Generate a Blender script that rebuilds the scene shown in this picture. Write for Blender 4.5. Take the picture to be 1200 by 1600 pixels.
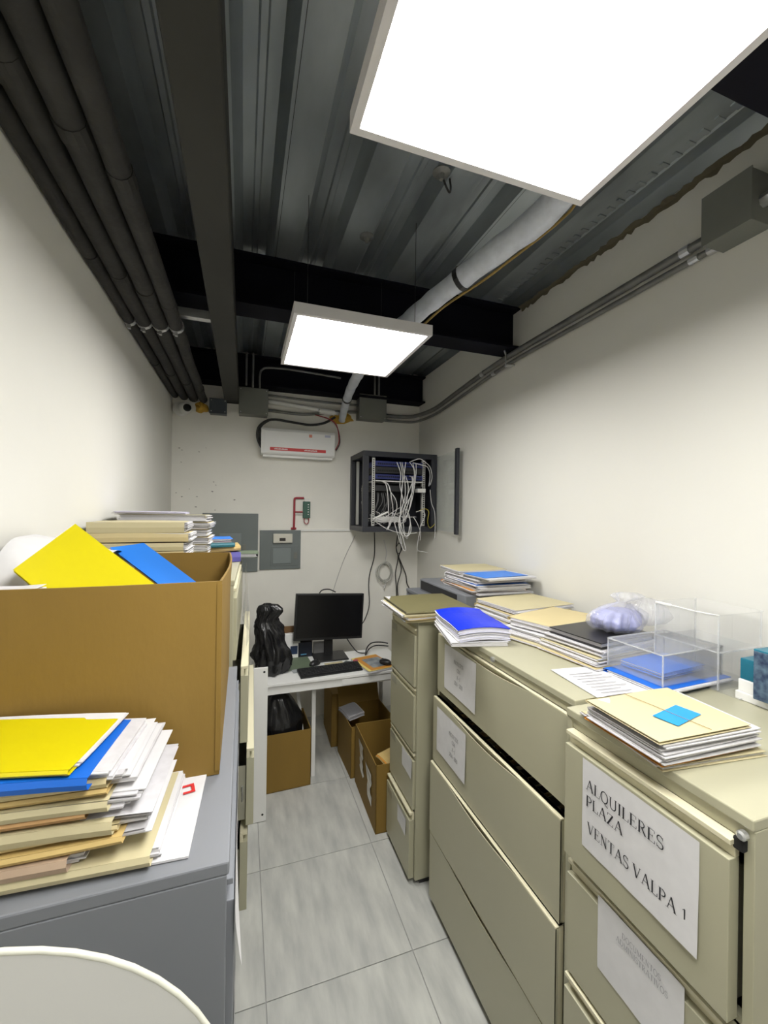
import bpy, bmesh, math, random
from mathutils import Vector, Matrix, noise
C = bpy.context.scene.collection
for o in list(bpy.data.objects): bpy.data.objects.remove(o)
R = math.radians
# ------------------------------------------------------------------ camera
FPX, YAW, ROLL, CH = 645.0, R(18.8), R(0.8), 1.88
cd = bpy.data.cameras.new('camera'); cam = bpy.data.objects.new('camera', cd); C.objects.link(cam)
cd.sensor_fit = 'HORIZONTAL'; cd.sensor_width = 36.0; cd.lens = FPX / 1200 * 36.0
cd.clip_start = 0.02
fwd = Vector((math.sin(YAW), math.cos(YAW), 0)); rt0 = Vector((math.cos(YAW), -math.sin(YAW), 0)); up0 = Vector((0, 0, 1))
rt = rt0 * math.cos(ROLL) + up0 * math.sin(ROLL); up = up0 * math.cos(ROLL) - rt0 * math.sin(ROLL)
cam.matrix_world = Matrix(((rt.x, up.x, -fwd.x, 0), (rt.y, up.y, -fwd.y, 0), (rt.z, up.z, -fwd.z, CH), (0, 0, 0, 1)))
bpy.context.scene.camera = cam
def at(px, py, X=None, Y=None, Z=None):      # a pixel of the photo -> the point where its ray meets a world plane
    d = fwd + rt * (px - 600) / FPX + up * (800 - py) / FPX
    t = X / d.x if X is not None else (Y / d.y if Y is not None else (Z - CH) / d.z)
    return Vector((0, 0, CH)) + d * t
# ------------------------------------------------------------------ world, exposure
w = bpy.data.worlds.new('world'); bpy.context.scene.world = w; w.use_nodes = True
w.node_tree.nodes['Background'].inputs[0].default_value = (0.9, 0.95, 1, 1)
w.node_tree.nodes['Background'].inputs[1].default_value = 0.15
vs = bpy.context.scene.view_settings
vs.view_transform = 'Standard'; vs.look = 'None'; vs.gamma = 1; vs.use_curve_mapping = False; vs.exposure = 0.0
PANEL = 21.5                                  # radiance of the LED panels' diffusers
# ------------------------------------------------------------------ materials
def s2l(c): return c / 12.92 if c <= 0.04045 else ((c + 0.055) / 1.055) ** 2.4
def rgb(r, g, b): return (s2l(r / 255), s2l(g / 255), s2l(b / 255), 1)
_M = {}
def mat(name, col, rough=0.6, metal=0.0, var=0.0, scale=8.0, bump=0.0, bscale=40.0, spec=0.5, emit=0, trans=0.0, coat=0.0, stretch=None, col2=None, alpha=1.0):
    if name in _M: return _M[name]
    m = bpy.data.materials.new(name); m.use_nodes = True; nt = m.node_tree; N = nt.nodes; b = N['Principled BSDF']
    b.inputs['Base Color'].default_value = col; b.inputs['Roughness'].default_value = rough; b.inputs['Metallic'].default_value = metal
    b.inputs['Specular IOR Level'].default_value = spec; b.inputs['Transmission Weight'].default_value = trans; b.inputs['Coat Weight'].default_value = coat
    b.inputs['Alpha'].default_value = alpha
    tc = N.new('ShaderNodeTexCoord'); mp = N.new('ShaderNodeMapping'); nt.links.new(tc.outputs['Object'], mp.inputs[0])
    if stretch: mp.inputs['Scale'].default_value = stretch
    if var > 0 or col2:
        nz = N.new('ShaderNodeTexNoise'); nz.inputs['Scale'].default_value = scale; nz.inputs['Detail'].default_value = 6; nt.links.new(mp.outputs[0], nz.inputs['Vector'])
        cr = N.new('ShaderNodeValToRGB'); nt.links.new(nz.outputs[0], cr.inputs[0])
        c2 = col2 if col2 else tuple(max(0, x * (1 - var)) for x in col[:3]) + (1,)
        c1 = col if col2 else tuple(min(1, x * (1 + var * .5)) for x in col[:3]) + (1,)
        cr.color_ramp.elements[0].position = .32; cr.color_ramp.elements[1].position = .68
        cr.color_ramp.elements[0].color = c2; cr.color_ramp.elements[1].color = c1
        nt.links.new(cr.outputs[0], b.inputs['Base Color'])
    if bump > 0:
        n2 = N.new('ShaderNodeTexNoise'); n2.inputs['Scale'].default_value = bscale; n2.inputs['Detail'].default_value = 4; nt.links.new(mp.outputs[0], n2.inputs['Vector'])
        bp = N.new('ShaderNodeBump'); bp.inputs['Strength'].default_value = bump; bp.inputs['Distance'].default_value = .01
        nt.links.new(n2.outputs[0], bp.inputs['Height']); nt.links.new(bp.outputs[0], b.inputs['Normal'])
    if emit:
        b.inputs['Emission Color'].default_value = col; b.inputs['Emission Strength'].default_value = emit
    _M[name] = m; return m
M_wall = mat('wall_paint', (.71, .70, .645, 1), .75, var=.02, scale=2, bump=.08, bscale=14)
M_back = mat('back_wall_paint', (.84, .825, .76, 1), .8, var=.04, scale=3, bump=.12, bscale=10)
M_floor = mat('floor_tile', (.53, .535, .50, 1), .38, col2=(.37, .375, .36, 1), scale=5, stretch=(3.2, .8, 1), bump=.03, bscale=30)
M_grout = mat('grout', (.33, .33, .32, 1), .8)
M_deck = mat('galvanised_deck', (.40, .44, .46, 1), .36, metal=.75, var=.35, scale=5, stretch=(.8, .3, 1), bump=.06, bscale=25)
M_beam = mat('black_steel', (.0045, .0045, .009, 1), .7, var=.3, spec=.12, scale=5)
M_beam2 = mat('charcoal_steel', (.030, .030, .026, 1), .6, var=.2, spec=.25, scale=3)
M_pipe = mat('dark_insulation', (.022, .021, .019, 1), .75, var=.35, scale=9, bump=.3, bscale=30)
M_conduit = mat('conduit_grey', (.20, .20, .19, 1), .42, metal=.5, var=.2, scale=12)
M_zinc = mat('zinc', (.62, .63, .63, 1), .32, metal=.85)
M_jbox = mat('grey_box_paint', (.17, .175, .155, 1), .5, var=.08, scale=5)
M_panelg = mat('panel_grey', (.155, .178, .175, 1), .45, var=.06, scale=5)
M_panelg2 = mat('panel_grey_light', (.20, .23, .23, 1), .4)
M_wrap = mat('white_wrap', (.60, .63, .69, 1), .55, var=.12, scale=20, bump=.4, bscale=40)
M_white = mat('white_paint', (.78, .78, .76, 1), .4)
M_whitep = mat('white_plastic', (.75, .75, .72, 1), .35)
M_emit2 = mat('light_diffuser_far', (1, .985, .955, 1), .5, emit=PANEL * 1.2)
M_frame = mat('light_frame', (.62, .60, .60, 1), .4)
M_emit = mat('light_diffuser', (1, .985, .955, 1), .5, emit=PANEL)
M_beige = mat('beige_metal', (.41, .395, .28, 1), .36, var=.03, scale=2, bump=.015, bscale=60, spec=.5)
M_beige_lit = mat('beige_metal_lit', (.64, .60, .43, 1), .4)  # same beige lightened: overhead light on the drawer lips put into the colour
M_beige_in = mat('drawer_inside', (.30, .29, .22, 1), .5)
M_grey = mat('grey_cabinet', (.195, .205, .225, 1), .38, var=.03, scale=2)
M_dark = mat('dark_gap', (.01, .01, .01, 1), .9)
M_card = mat('cardboard', (.225, .135, .022, 1), .75, var=.10, scale=3, bump=.05, bscale=80, stretch=(1, 1, .4))
M_cardin = mat('cardboard_inside', (.27, .165, .055, 1), .8, var=.08, scale=3)
M_manila = mat('manila', (.60, .50, .27, 1), .6, var=.05, scale=4)
M_manila2 = mat('manila_pale', (.55, .49, .30, 1), .6, var=.05, scale=4)
M_manila3 = mat('manila_deep', (.58, .42, .16, 1), .6, var=.06, scale=4)
M_pink = mat('folder_tan', (.46, .34, .24, 1), .6, var=.05)
M_olive = mat('folder_olive', (.15, .135, .06, 1), .5, var=.05)
M_greeng = mat('folder_green', (.13, .17, .11, 1), .5)
M_orange = mat('folder_orange', (.62, .27, .04, 1), .55, var=.05)
M_yellow = mat('folder_yellow', (.62, .53, .0, 1), .42, var=.03)
M_blue = mat('folder_blue', (.006, .13, .60, 1), .4)
M_blue2 = mat('report_blue', (.006, .03, .62, 1), .3)
M_blue3 = mat('folder_sky', (.02, .20, .74, 1), .4)
M_bluel = mat('label_blue', (.0, .26, .72, 1), .4)
M_paper = mat('paper', (.66, .655, .665, 1), .7, var=.04, scale=30)
M_paper2 = mat('paper_grey', (.58, .57, .59, 1), .7, var=.10, scale=40, stretch=(1, 1, 8))
M_ink = mat('ink', (.02, .02, .025, 1), .7)
M_ink2 = mat('ink_faint', (.30, .30, .32, 1), .7)
M_red = mat('red_print', (.60, .03, .03, 1), .5)
M_redpipe = mat('red_conduit', (.33, .02, .035, 1), .45)
M_black = mat('black_plastic', (.012, .012, .013, 1), .35)
M_blackm = mat('black_matte', (.02, .02, .022, 1), .6)
M_screen = mat('monitor_screen', (.004, .004, .005, 1), .25)
M_bag = mat('black_bag', (.010, .010, .011, 1), .26, bump=.5, bscale=9)
M_rack = mat('rack_steel', (.022, .024, .032, 1), .42)
M_rail = mat('rack_rail', (.55, .55, .52, 1), .4, metal=.3)
M_bluedev = mat('rack_device_blue', (.02, .03, .16, 1), .4)
M_cable = mat('white_cable', (.72, .71, .70, 1), .5)
M_cabled = mat('black_cable', (.015, .015, .015, 1), .5)
M_glass = mat('clear_glass', (.80, .86, .83, 1), .03, trans=.5, alpha=.30)
M_acryl = mat('clear_acrylic', (.90, .92, .94, 1), .06, trans=.55, alpha=.17)
M_edge = mat('acrylic_edge', (.88, .90, .92, 1), .15, trans=.3, alpha=.38)
M_film = mat('plastic_film', (.88, .89, .95, 1), .12, trans=.4, alpha=.36, bump=.7, bscale=30)
M_foam = mat('yellow_foam', (.55, .33, .05, 1), .9, bump=.6, bscale=40)
M_brass = mat('brown_wire', (.28, .19, .05, 1), .6)
M_green = mat('green_pcb', (.03, .10, .07, 1), .5)
M_wood = mat('brown_board', (.16, .085, .03, 1), .6, var=.2, scale=10)
M_magz = mat('magazine_cover', (.75, .30, .06, 1), .35, col2=(.05, .08, .12, 1), scale=14)
M_magy = mat('magazine_yellow', (.80, .66, .20, 1), .4)
M_tape = mat('tape', (.55, .52, .45, 1), .2, spec=.6)
M_lcd = mat('meter_display', (.03, .025, .02, 1), .3)
M_navy = mat('navy_cover', (.012, .025, .07, 1), .4, col2=(.10, .16, .22, 1), scale=60)
M_teal = mat('teal_cover', (.01, .16, .24, 1), .35, var=.3, scale=10)
M_lilac = mat('lilac_contents', (.36, .38, .70, 1), .6, var=.25, scale=20)
M_chair = mat('white_shell', (.62, .62, .60, 1), .45)
M_rim = mat('shell_rim', (.58, .58, .50, 1), .3)
M_stain = mat('wall_mark', (.35, .33, .30, 1), .8)
# ------------------------------------------------------------------ helpers
class MB:
    def __init__(s): s.v = []; s.f = []; s.m = []; s.mats = []
    def mi(s, m):
        if m is None: return 0
        if m not in s.mats: s.mats.append(m)
        return s.mats.index(m)
    def add(s, vs, fs, m=None):
        k = len(s.v); s.v += [tuple(v) for v in vs]; i = s.mi(m)
        for f in fs: s.f.append(tuple(a + k for a in f)); s.m.append(i)
        return s
    def box(s, x0, x1, y0, y1, z0, z1, m=None, T=None):
        vs = [Vector((x, y, z)) for z in (z0, z1) for y in (y0, y1) for x in (x0, x1)]
        if T: vs = [T @ v for v in vs]
        return s.add(vs, [(0, 2, 3, 1), (4, 5, 7, 6), (0, 1, 5, 4), (2, 6, 7, 3), (0, 4, 6, 2), (1, 3, 7, 5)], m)
    def prism(s, poly, axis, a, b, m=None, T=None):      # poly: 2-D outline, extruded along axis from a to b
        n = len(poly)
        def p(q, c): return {'x': (c, q[0], q[1]), 'y': (q[0], c, q[1]), 'z': (q[0], q[1], c)}[axis]
        vs = [Vector(p(q, a)) for q in poly] + [Vector(p(q, b)) for q in poly]
        if T: vs = [T @ v for v in vs]
        return s.add(vs, [tuple(range(n))[::-1], tuple(range(n, 2 * n))] + [(i, (i + 1) % n, n + (i + 1) % n, n + i) for i in range(n)], m)
    def tube(s, pts, r, n=8, m=None, caps=True):
        pts = [Vector(p) for p in pts]; k0 = []; vs = []; N = len(pts)
        rr = r if isinstance(r, (list, tuple)) else [r] * N
        ref = Vector((0, 0, 1))
        d0 = (pts[1] - pts[0]).normalized()
        if abs(d0.dot(ref)) > .9: ref = Vector((1, 0, 0))
        a = d0.cross(ref).normalized()
        for i, p in enumerate(pts):
            d = ((pts[min(i + 1, N - 1)] - pts[max(i - 1, 0)])).normalized()
            a = (a - d * a.dot(d)).normalized(); b = d.cross(a)
            for j in range(n):
                t = 2 * math.pi * j / n; vs.append(p + (a * math.cos(t) + b * math.sin(t)) * rr[i])
        fs = [(i * n + j, i * n + (j + 1) % n, (i + 1) * n + (j + 1) % n, (i + 1) * n + j) for i in range(N - 1) for j in range(n)]
        if caps: fs += [tuple(range(n))[::-1], tuple(range((N - 1) * n, N * n))]
        return s.add(vs, fs, m)
    def lathe(s, prof, n=20, m=None, T=None):
        vs = []; 
        for (r, z) in prof:
            for j in range(n):
                t = 2 * math.pi * j / n; v = Vector((r * math.cos(t), r * math.sin(t), z)); vs.append(T @ v if T else v)
        k = len(prof); fs = [(i * n + j, i * n + (j + 1) % n, (i + 1) * n + (j + 1) % n, (i + 1) * n + j) for i in range(k - 1) for j in range(n)]
        fs += [tuple(range(n))[::-1], tuple(range((k - 1) * n, k * n))]
        return s.add(vs, fs, m)
    def build(s, name, m, parent=None, smooth=False, bevel=0, loc=None):
        me = bpy.data.meshes.new(name); me.from_pydata(s.v, [], s.f)
        mats = s.mats if s.mats else [m]
        if s.mats and m is not None and any(True for _ in ()): pass
        for q in mats: me.materials.append(q)
        if s.mats: me.polygons.foreach_set('material_index', s.m)
        if smooth: me.polygons.foreach_set('use_smooth', [True] * len(me.polygons))
        me.update()
        o = bpy.data.objects.new(name, me); C.objects.link(o)
        if parent: o.parent = parent
        if loc: o.location = loc
        if bevel:
            md = o.modifiers.new('bevel', 'BEVEL'); md.width = bevel; md.segments = 2; md.limit_method = 'ANGLE'
        return o
def thing(name, label, cat, loc=(0, 0, 0), rz=0, group=None, rx=0, ry=0):
    o = bpy.data.objects.new(name, None); C.objects.link(o); o.empty_display_size = .05
    o.location = loc; o.rotation_euler = (rx, ry, rz); o['label'] = label; o['category'] = cat
    if group: o['group'] = group
    return o
def tag(o, label, cat, group=None):
    o['label'] = label; o['category'] = cat
    if group: o['group'] = group
    return o
def struct(o): o['kind'] = 'structure'; return o
def crom(pts, k=6):
    pts = [Vector(p) for p in pts]; P_ = [pts[0]] + pts + [pts[-1]]; out = []
    for i in range(1, len(P_) - 2):
        for j in range(k):
            t = j / k; a, b, c, d = P_[i - 1:i + 3]
            out.append(.5 * ((2 * b) + (c - a) * t + (2 * a - 5 * b + 4 * c - d) * t * t + (3 * b - a - 3 * c + d) * t ** 3))
    out.append(pts[-1]); return out
# --- a small stroke alphabet with thick stems, thin arms and serifs
def arc(cx, cy, rx, ry, a0, a1, n=10): return [(cx + rx * math.cos(R(a0 + (a1 - a0) * i / n)), cy + ry * math.sin(R(a0 + (a1 - a0) * i / n))) for i in range(n + 1)]
TH, TN = .125, .045
def sf(x, y, w=.26): return ([(x - w / 2, y), (x + w / 2, y)], .03)
GL = {
 'A': (.78, [([(.10, 0), (.38, 1)], TN), ([(.38, 1), (.68, 0)], TH), ([(.21, .36), (.52, .36)], TN), sf(.10, .015, .24), sf(.68, .015, .26)]),
 'B': (.66, [([(.16, 0), (.16, 1)], TH), (arc(.30, .76, .22, .225, 90, -90), .07), (arc(.32, .27, .26, .255, 90, -90), .08), ([(.1, .985), (.3, .985)], .03), ([(.1, .53), (.3, .53)], .03), ([(.1, .015), (.32, .015)], .03)]),
 'C': (.72, [(arc(.40, .5, .30, .49, 50, 310, 16), .08), ([(.62, .98), (.62, .72)], .04)]),
 'D': (.78, [([(.16, 0), (.16, 1)], TH), (arc(.30, .5, .38, .485, 90, -90, 14), .09), ([(.05, .985), (.3, .985)], .03), ([(.05, .015), (.3, .015)], .03)]),
 'E': (.66, [([(.16, 0), (.16, 1)], TH), ([(.05, .98), (.56, .98)], .04), ([(.16, .52), (.44, .52)], .04), ([(.05, .02), (.6, .02)], .04), ([(.56, .98), (.56, .78)], .04), ([(.59, .02), (.59, .24)], .04), ([(.43, .42), (.43, .62)], .035)]),
 'I': (.36, [([(.18, 0), (.18, 1)], TH), sf(.18, .985), sf(.18, .015)]),
 'J': (.44, [([(.26, .15), (.26, 1)], TH), (arc(.14, .14, .12, .13, 0, -150), .05), sf(.26, .985)]),
 'L': (.62, [([(.16, 0), (.16, 1)], TH), sf(.16, .985), ([(.05, .02), (.57, .02)], .04), ([(.56, .02), (.56, .28)], .045)]),
 'M': (.92, [([(.14, 0), (.14, 1)], TN), ([(.14, 1), (.46, .05)], TH), ([(.46, .05), (.76, 1)], TN), ([(.77, 0), (.77, 1)], TH), sf(.14, .015, .22), sf(.77, .015), sf(.1, .985, .2), sf(.8, .985, .2)]),
 'N': (.80, [([(.16, 0), (.16, 1)], TN), ([(.16, 1), (.64, .02)], TH), ([(.64, 0), (.64, 1)], TN), sf(.16, .015, .24), sf(.12, .985, .2), sf(.64, .985, .24)]),
 'O': (.80, [(arc(.40, .5, .31, .49, 0, 360, 22), .09)]),
 'P': (.64, [([(.16, 0), (.16, 1)], TH), (arc(.30, .73, .26, .255, 90, -90, 12), .085), ([(.05, .985), (.3, .985)], .03), ([(.16, .475), (.3, .475)], .03), sf(.16, .015)]),
 'Q': (.80, [(arc(.40, .5, .31, .49, 0, 360, 22), .09), ([(.38, .06), (.52, -.10), (.74, -.20)], .075)]),
 'R': (.72, [([(.16, 0), (.16, 1)], TH), (arc(.30, .75, .23, .235, 90, -90, 12), .08), ([(.05, .985), (.3, .985)], .03), ([(.16, .51), (.3, .51)], .03), ([(.34, .5), (.62, .02)], .11), sf(.16, .015), sf(.66, .015, .14)]),
 'S': (.60, [(arc(.29, .74, .19, .24, 30, 250, 10) + arc(.31, .25, .21, .24, 80, -150, 12), .08), ([(.5, .98), (.5, .74)], .035), ([(.08, .02), (.08, .28)], .035)]),
 'T': (.70, [([(.35, 0), (.35, 1)], TH), ([(.05, .98), (.65, .98)], .04), ([(.06, .98), (.06, .76)], .04), ([(.64, .98), (.64, .76)], .04), sf(.35, .015)]),
 'U': (.78, [([(.16, 1), (.16, .3)] + arc(.39, .28, .23, .27, 180, 360, 10)[1:] + [(.62, 1)], .085), sf(.16, .985), sf(.62, .985, .22)]),
 'V': (.76, [([(.10, 1), (.38, 0)], TH), ([(.38, 0), (.66, 1)], TN), sf(.10, .985), sf(.66, .985, .22)]),
 'Y': (.74, [([(.10, 1), (.37, .48)], TH), ([(.37, .48), (.64, 1)], TN), ([(.37, 0), (.37, .5)], TH), sf(.1, .985), sf(.64, .985, .22), sf(.37, .015)]),
 'Z': (.66, [([(.54, .97), (.10, .03)], TH), ([(.08, .98), (.58, .98)], .04), ([(.06, .02), (.58, .02)], .04), ([(.09, .98), (.09, .78)], .04), ([(.57, .02), (.57, .24)], .04)]),
 '0': (.56, [(arc(.28, .5, .20, .49, 0, 360, 18), .08)]),
 '1': (.50, [([(.25, 0), (.25, 1)], .10), ([(.10, .84), (.25, .97)], .04), sf(.25, .015, .3)]),
 '2': (.56, [(arc(.27, .72, .19, .26, 170, -30, 10) + [(.08, .06)], .07), ([(.06, .04), (.5, .04)], .08)]),
 '6': (.56, [(arc(.28, .30, .19, .28, 0, 360, 16), .07), ([(.44, .98), (.2, .75), (.09, .35)], .07)]),
 '-': (.42, [([(.06, .42), (.34, .42)], .07)]), ' ': (.32, []),
}
def text_w(t): return sum(GL[c][0] for c in t)
def text(mb, t, org, ex, ez, h, m=None, sq=1.0):           # flat lettering: origin, reading direction, up direction, cap height
    org = Vector(org); ex = Vector(ex); ez = Vector(ez); n = ex.cross(ez); x = 0
    for c in t:
        adv, strokes = GL[c]
        for k, (pl, wd) in enumerate(strokes):
            L_, R_ = [], []
            for i, p in enumerate(pl):
                a = Vector(pl[max(i - 1, 0)]); b = Vector(pl[min(i + 1, len(pl) - 1)]); d = (b - a)
                if d.length < 1e-6: d = Vector(pl[1]) - Vector(pl[0])
                d.normalize(); q = Vector((-d.y, d.x)) * wd / 2; p = Vector(p); L_.append(p + q); R_.append(p - q)
            vs = [org + (ex * (x + p.x) * sq + ez * p.y) * h + n * (.00002 * k) for p in L_ + R_]; m_ = len(pl)
            mb.add(vs, [(m_ + i, m_ + i + 1, i + 1, i) for i in range(m_ - 1)], m)
        x += adv
# ------------------------------------------------------------------ room dimensions
XL, XR, YB, YF, ZD = -.566, 1.645, 3.78, -1.9, 3.18
# floor: sixty-centimetre tiles over a grout bed
fl = struct(MB().box(XL - .1, XR + .1, YF - .1, YB + .1, -.06, -.004).build('floor', M_grout))
random.seed(3)
tile_me = {}
def tile(x0, x1, y0, y1):
    o = MB().box(0, x1 - x0, 0, y1 - y0, -.004, .0002).build('tile', M_floor, fl, bevel=.0012); o.location = (x0, y0, 0)
g = .0018; ty0, tx0 = 1.63, .106
xs = [tx0 + .606 * k for k in range(-2, 4)]; ys = [ty0 + .606 * k for k in range(-6, 5)]
for i in range(len(xs) - 1):
    for j in range(len(ys) - 1):
        x0, x1, y0, y1 = max(xs[i] + g, XL), min(xs[i + 1] - g, XR), max(ys[j] + g, YF), min(ys[j + 1] - g, YB)
        if x1 - x0 > .02 and y1 - y0 > .02: tile(x0, x1, y0, y1)
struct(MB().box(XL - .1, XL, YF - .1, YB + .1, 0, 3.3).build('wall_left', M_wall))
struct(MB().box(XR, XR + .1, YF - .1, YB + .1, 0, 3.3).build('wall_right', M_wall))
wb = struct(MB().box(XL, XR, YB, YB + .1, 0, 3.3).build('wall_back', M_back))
struct(MB().box(XL, XR, YF - .1, YF, 0, 3.3).build('wall_front', M_wall))
# scuffs on the back wall
random.seed(11); mk = MB()
for (px, py, s_) in [(280, 700, 4), (284, 703, 3), (311, 706, 3), (283, 722, 3), (334, 753, 4), (337, 758, 3), (332, 768, 5), (366, 781, 5), (308, 776, 4), (284, 776, 4), (306, 792, 4), (336, 797, 3), (322, 700, 2), (296, 764, 2), (275, 770, 3)]:
    p = at(px, py, Y=YB); r_ = s_ / 645 * 3.6 * .42
    pts = [(p.x + r_ * random.uniform(.5, 1.3) * math.cos(t), p.z + r_ * random.uniform(.25, .6) * math.sin(t)) for t in [k * math.pi / 4 for k in range(8)]]
    mk.prism(pts, 'y', YB - .0006, YB + .002)
mk.build('plaster_marks', M_stain, wb)
# ceiling: steel deck in interlocking ribbed sheets
ce = struct(MB().box(XL - .1, XR + .1, YF - .1, YB + .1, 3.262, 3.32).build('ceiling', M_beam2))
def deck_sheet(x0):
    prof = []; P0 = .305
    for k in range(3):
        b = x0 + k * P0
        prof += [(b, 3.18), (b + .112, 3.18), (b + .145, 3.245), (b + .187, 3.245), (b + .193, 3.238), (b + .212, 3.238), (b + .218, 3.245), (b + .258, 3.245), (b + .291, 3.18)]
    prof += [(x0 + 3 * P0 - .002, 3.18)]
    prof = [(min(max(x, XL - .05), XR + .05), z) for x, z in prof]
    vs = [(x, y, z) for y in (YF, YB) for x, z in prof] + [(x, y, z + .0015) for y in (YF, YB) for x, z in prof]; n = len(prof)
    fs = [(i, i + 1, n + i + 1, n + i) for i in range(n - 1)]
    MB().add(vs, fs).build('deck_sheet', M_deck, ce)
for x0 in (-.775, .14, 1.055): deck_sheet(x0)
# rough sealant along the top of the right wall, embossed dimples of the last rib
random.seed(77); mb = MB(); y = .72
prev = None; N_ = 70; vs = []
for k in range(N_ + 1):
    y = .72 + (2.19 - .72) * k / N_; d_ = random.uniform(.010, .030); vs += [(XR - .0005, y, 3.18), (XR - .0045, y, 3.178 - d_ * .3), (XR - .0008, y, 3.178 - d_), (XR - random.uniform(.012, .03), y, 3.1792)]
mb.add(vs, [(4 * k + a_, 4 * k + 4 + a_, 4 * k + 4 + b_, 4 * k + b_) for k in range(N_) for a_, b_ in ((0, 1), (1, 2), (1, 3))]); mb.build('sealant', mat('sealant', (.12, .105, .07, 1), .9), ce)
mb = MB()
for k in range(30):
    y = .78 + k * .047; mb.box(1.44, 1.475, y, y + .014, 3.176, 3.1805)
o = mb.build('emboss', M_deck, ce); o['kind'] = 'stuff'
# cross beams and the long channel
def ibeam(y0, y1, z0, z1, nm, x0=XL, x1=XR - .01):
    yc = (y0 + y1) / 2
    o = MB().prism([(y0, z0), (y1, z0), (y1, z0 + .014), (yc + .006, z0 + .014), (yc + .006, z1 - .014), (y1, z1 - .014), (y1, z1), (y0, z1), (y0, z1 - .014), (yc - .006, z1 - .014), (yc - .006, z0 + .014), (y0, z0 + .014)], 'x', x0, x1).build(nm, M_beam)
    return o
B = 'black steel cross beams under the deck'
b1 = ibeam(2.19, 2.35, 2.92, 3.18, 'steel_beam'); tag(b1, 'black steel cross beam running above the second lit panel', 'beam', B)
b2 = ibeam(.53, .70, 2.92, 3.18, 'steel_beam'); tag(b2, 'black steel cross beam end in the top right corner beside the nearest panel', 'beam', B)
b3 = ibeam(3.62, 3.775, 2.93, 3.18, 'steel_beam'); tag(b3, 'black steel cross beam against the back wall above the electrical boxes', 'beam', B)
gx = [(-.163, 2.79), (-.05, 2.79), (-.05, 2.915), (-.056, 2.915), (-.056, 2.797), (-.157, 2.797), (-.157, 2.915), (-.163, 2.915)]
MBc = MB().prism([(-.163, 2.79), (-.05, 2.79), (-.05, 2.918), (-.163, 2.918)], 'y', YF, YB - .002)
tag(MBc.build('steel_channel', M_beam2, bevel=.006), 'long charcoal steel channel running lengthwise below the cross beams', 'beam')
# galvanised strut bracket carrying the pipes
st = thing('strut_bracket', 'short galvanised strut with clamps under the bundled dark pipes', 'bracket', (-.36, 2.30, 2.86))
MB().box(-.20, .20, -.02, .02, -.012, .0).box(-.20, .20, -.02, -.016, 0, .03).box(-.20, .20, .016, .02, 0, .03).box(-.2, -.19, -.01, .01, .03, .32).box(.19, .2, -.01, .01, .03, .32).build('strut', M_zinc, st)
# dark pipes along the left wall
PIPES = [(-.537, .026, 'closest to the wall'), (-.474, .033, 'second from the wall'), (-.402, .036, 'third from the wall'), (-.331, .032, 'farthest from the wall')]
for k, (x, r_, wd) in enumerate(PIPES):
    t = thing('insulated_pipe', 'dark insulated pipe along the left wall, %s' % wd, 'pipe', (x, 0, 2.80), group='dark pipes along the left wall')
    random.seed(20 + k)
    ys_ = [YF + .02 + i * .22 for i in range(int((3.70 - YF) / .22) + 1)] + [3.70 + .02 * k]
    pts = [(random.uniform(-.003, .003), y, random.uniform(-.003, .003)) for y in ys_]
    MB().tube(crom(pts, 3), r_, 14).build('insulation', M_pipe, t, smooth=True)
    for yy in (.9 + .13 * k, 1.75 + .1 * k, 2.9 + .17 * k):
        MB().tube([(0, yy, 0), (0, yy + .06, 0)], r_ + .0025, 14).build('tape_wrap', M_pipe, t, smooth=False)
    cl = MB().tube([(0, 2.288, 0), (0, 2.312, 0)], r_ + .004, 14).box(-.006, .006, 2.29, 2.31, -r_ - .02, -r_).box(-.014, -.006, 2.296, 2.304, -r_ - .016, -r_ - .006).build('clamp', M_zinc, t)
# ------------------------------------------------------------------ LED panels
def led(x0, y0, label, z=2.66, s_=.60, zlen=.61, em=None):
    t = thing('ceiling_light', label, 'light', (x0 + s_ / 2, y0 + zlen / 2, z), group='lit ceiling panels'); a, b = s_ / 2, zlen / 2
    f = MB(); w_ = .017
    f.box(-a, a, -b, -b + w_, 0, .045).box(-a, a, b - w_, b, 0, .045).box(-a, -a + w_, -b + w_, b - w_, 0, .045).box(a - w_, a, -b + w_, b - w_, 0, .045).box(-a + w_, a - w_, -b + w_, b - w_, .040, .045)
    f.build('frame', M_frame, t)
    MB().box(-a + w_, a - w_, -b + w_, b - w_, .008, .012).build('diffuser', em or M_emit, t)
    for sx in (-1, 1):
        for sy in (-1, 1): MB().tube([(sx * a * .8, sy * b * .8, .045), (sx * a * .8, sy * b * .8, .52)], .0012, 5).build('hanger_wire', M_cabled, t)
    return t
led(.178, 1.655, 'smaller-looking lit square panel hanging below the cross beam, deeper in the room', em=M_emit2)
led(.197, -.382, 'large lit rectangular panel hanging nearest, cut off by the top edge', zlen=1.214)
# white wrapped drain pipe
t = thing('wrapped_pipe', 'white wrapped refrigerant pipe descending diagonally below the deck', 'pipe', (0, 0, 0))
pp = [(.80, .715, 3.09), (.97, .98, 3.075), (1.072, 1.237, 3.03), (.985, 1.56, 2.985), (.865, 1.84, 2.92), (.775, 2.02, 2.855), (.735, 2.25, 2.835), (.745, 2.6, 2.86), (.775, 2.95, 2.868), (.81, 3.3, 2.86), (.84, 3.6, 2.80), (.85, 3.74, 2.72)]
rr = [.058, .058, .056, .050, .046, .044, .042, .040, .038, .036, .034, .03]
cp = crom(pp, 5); cr_ = [rr[min(i // 5, 11)] + (rr[min(i // 5 + 1, 11)] - rr[min(i // 5, 11)]) * (i % 5) / 5 for i in range(len(cp))]
cr_ = [r_ * (1 + .06 * math.sin(i * 2.3)) for i, r_ in enumerate(cr_)]
MB().tube(cp, cr_, 14).build('wrapping', M_wrap, t, smooth=True)
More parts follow.
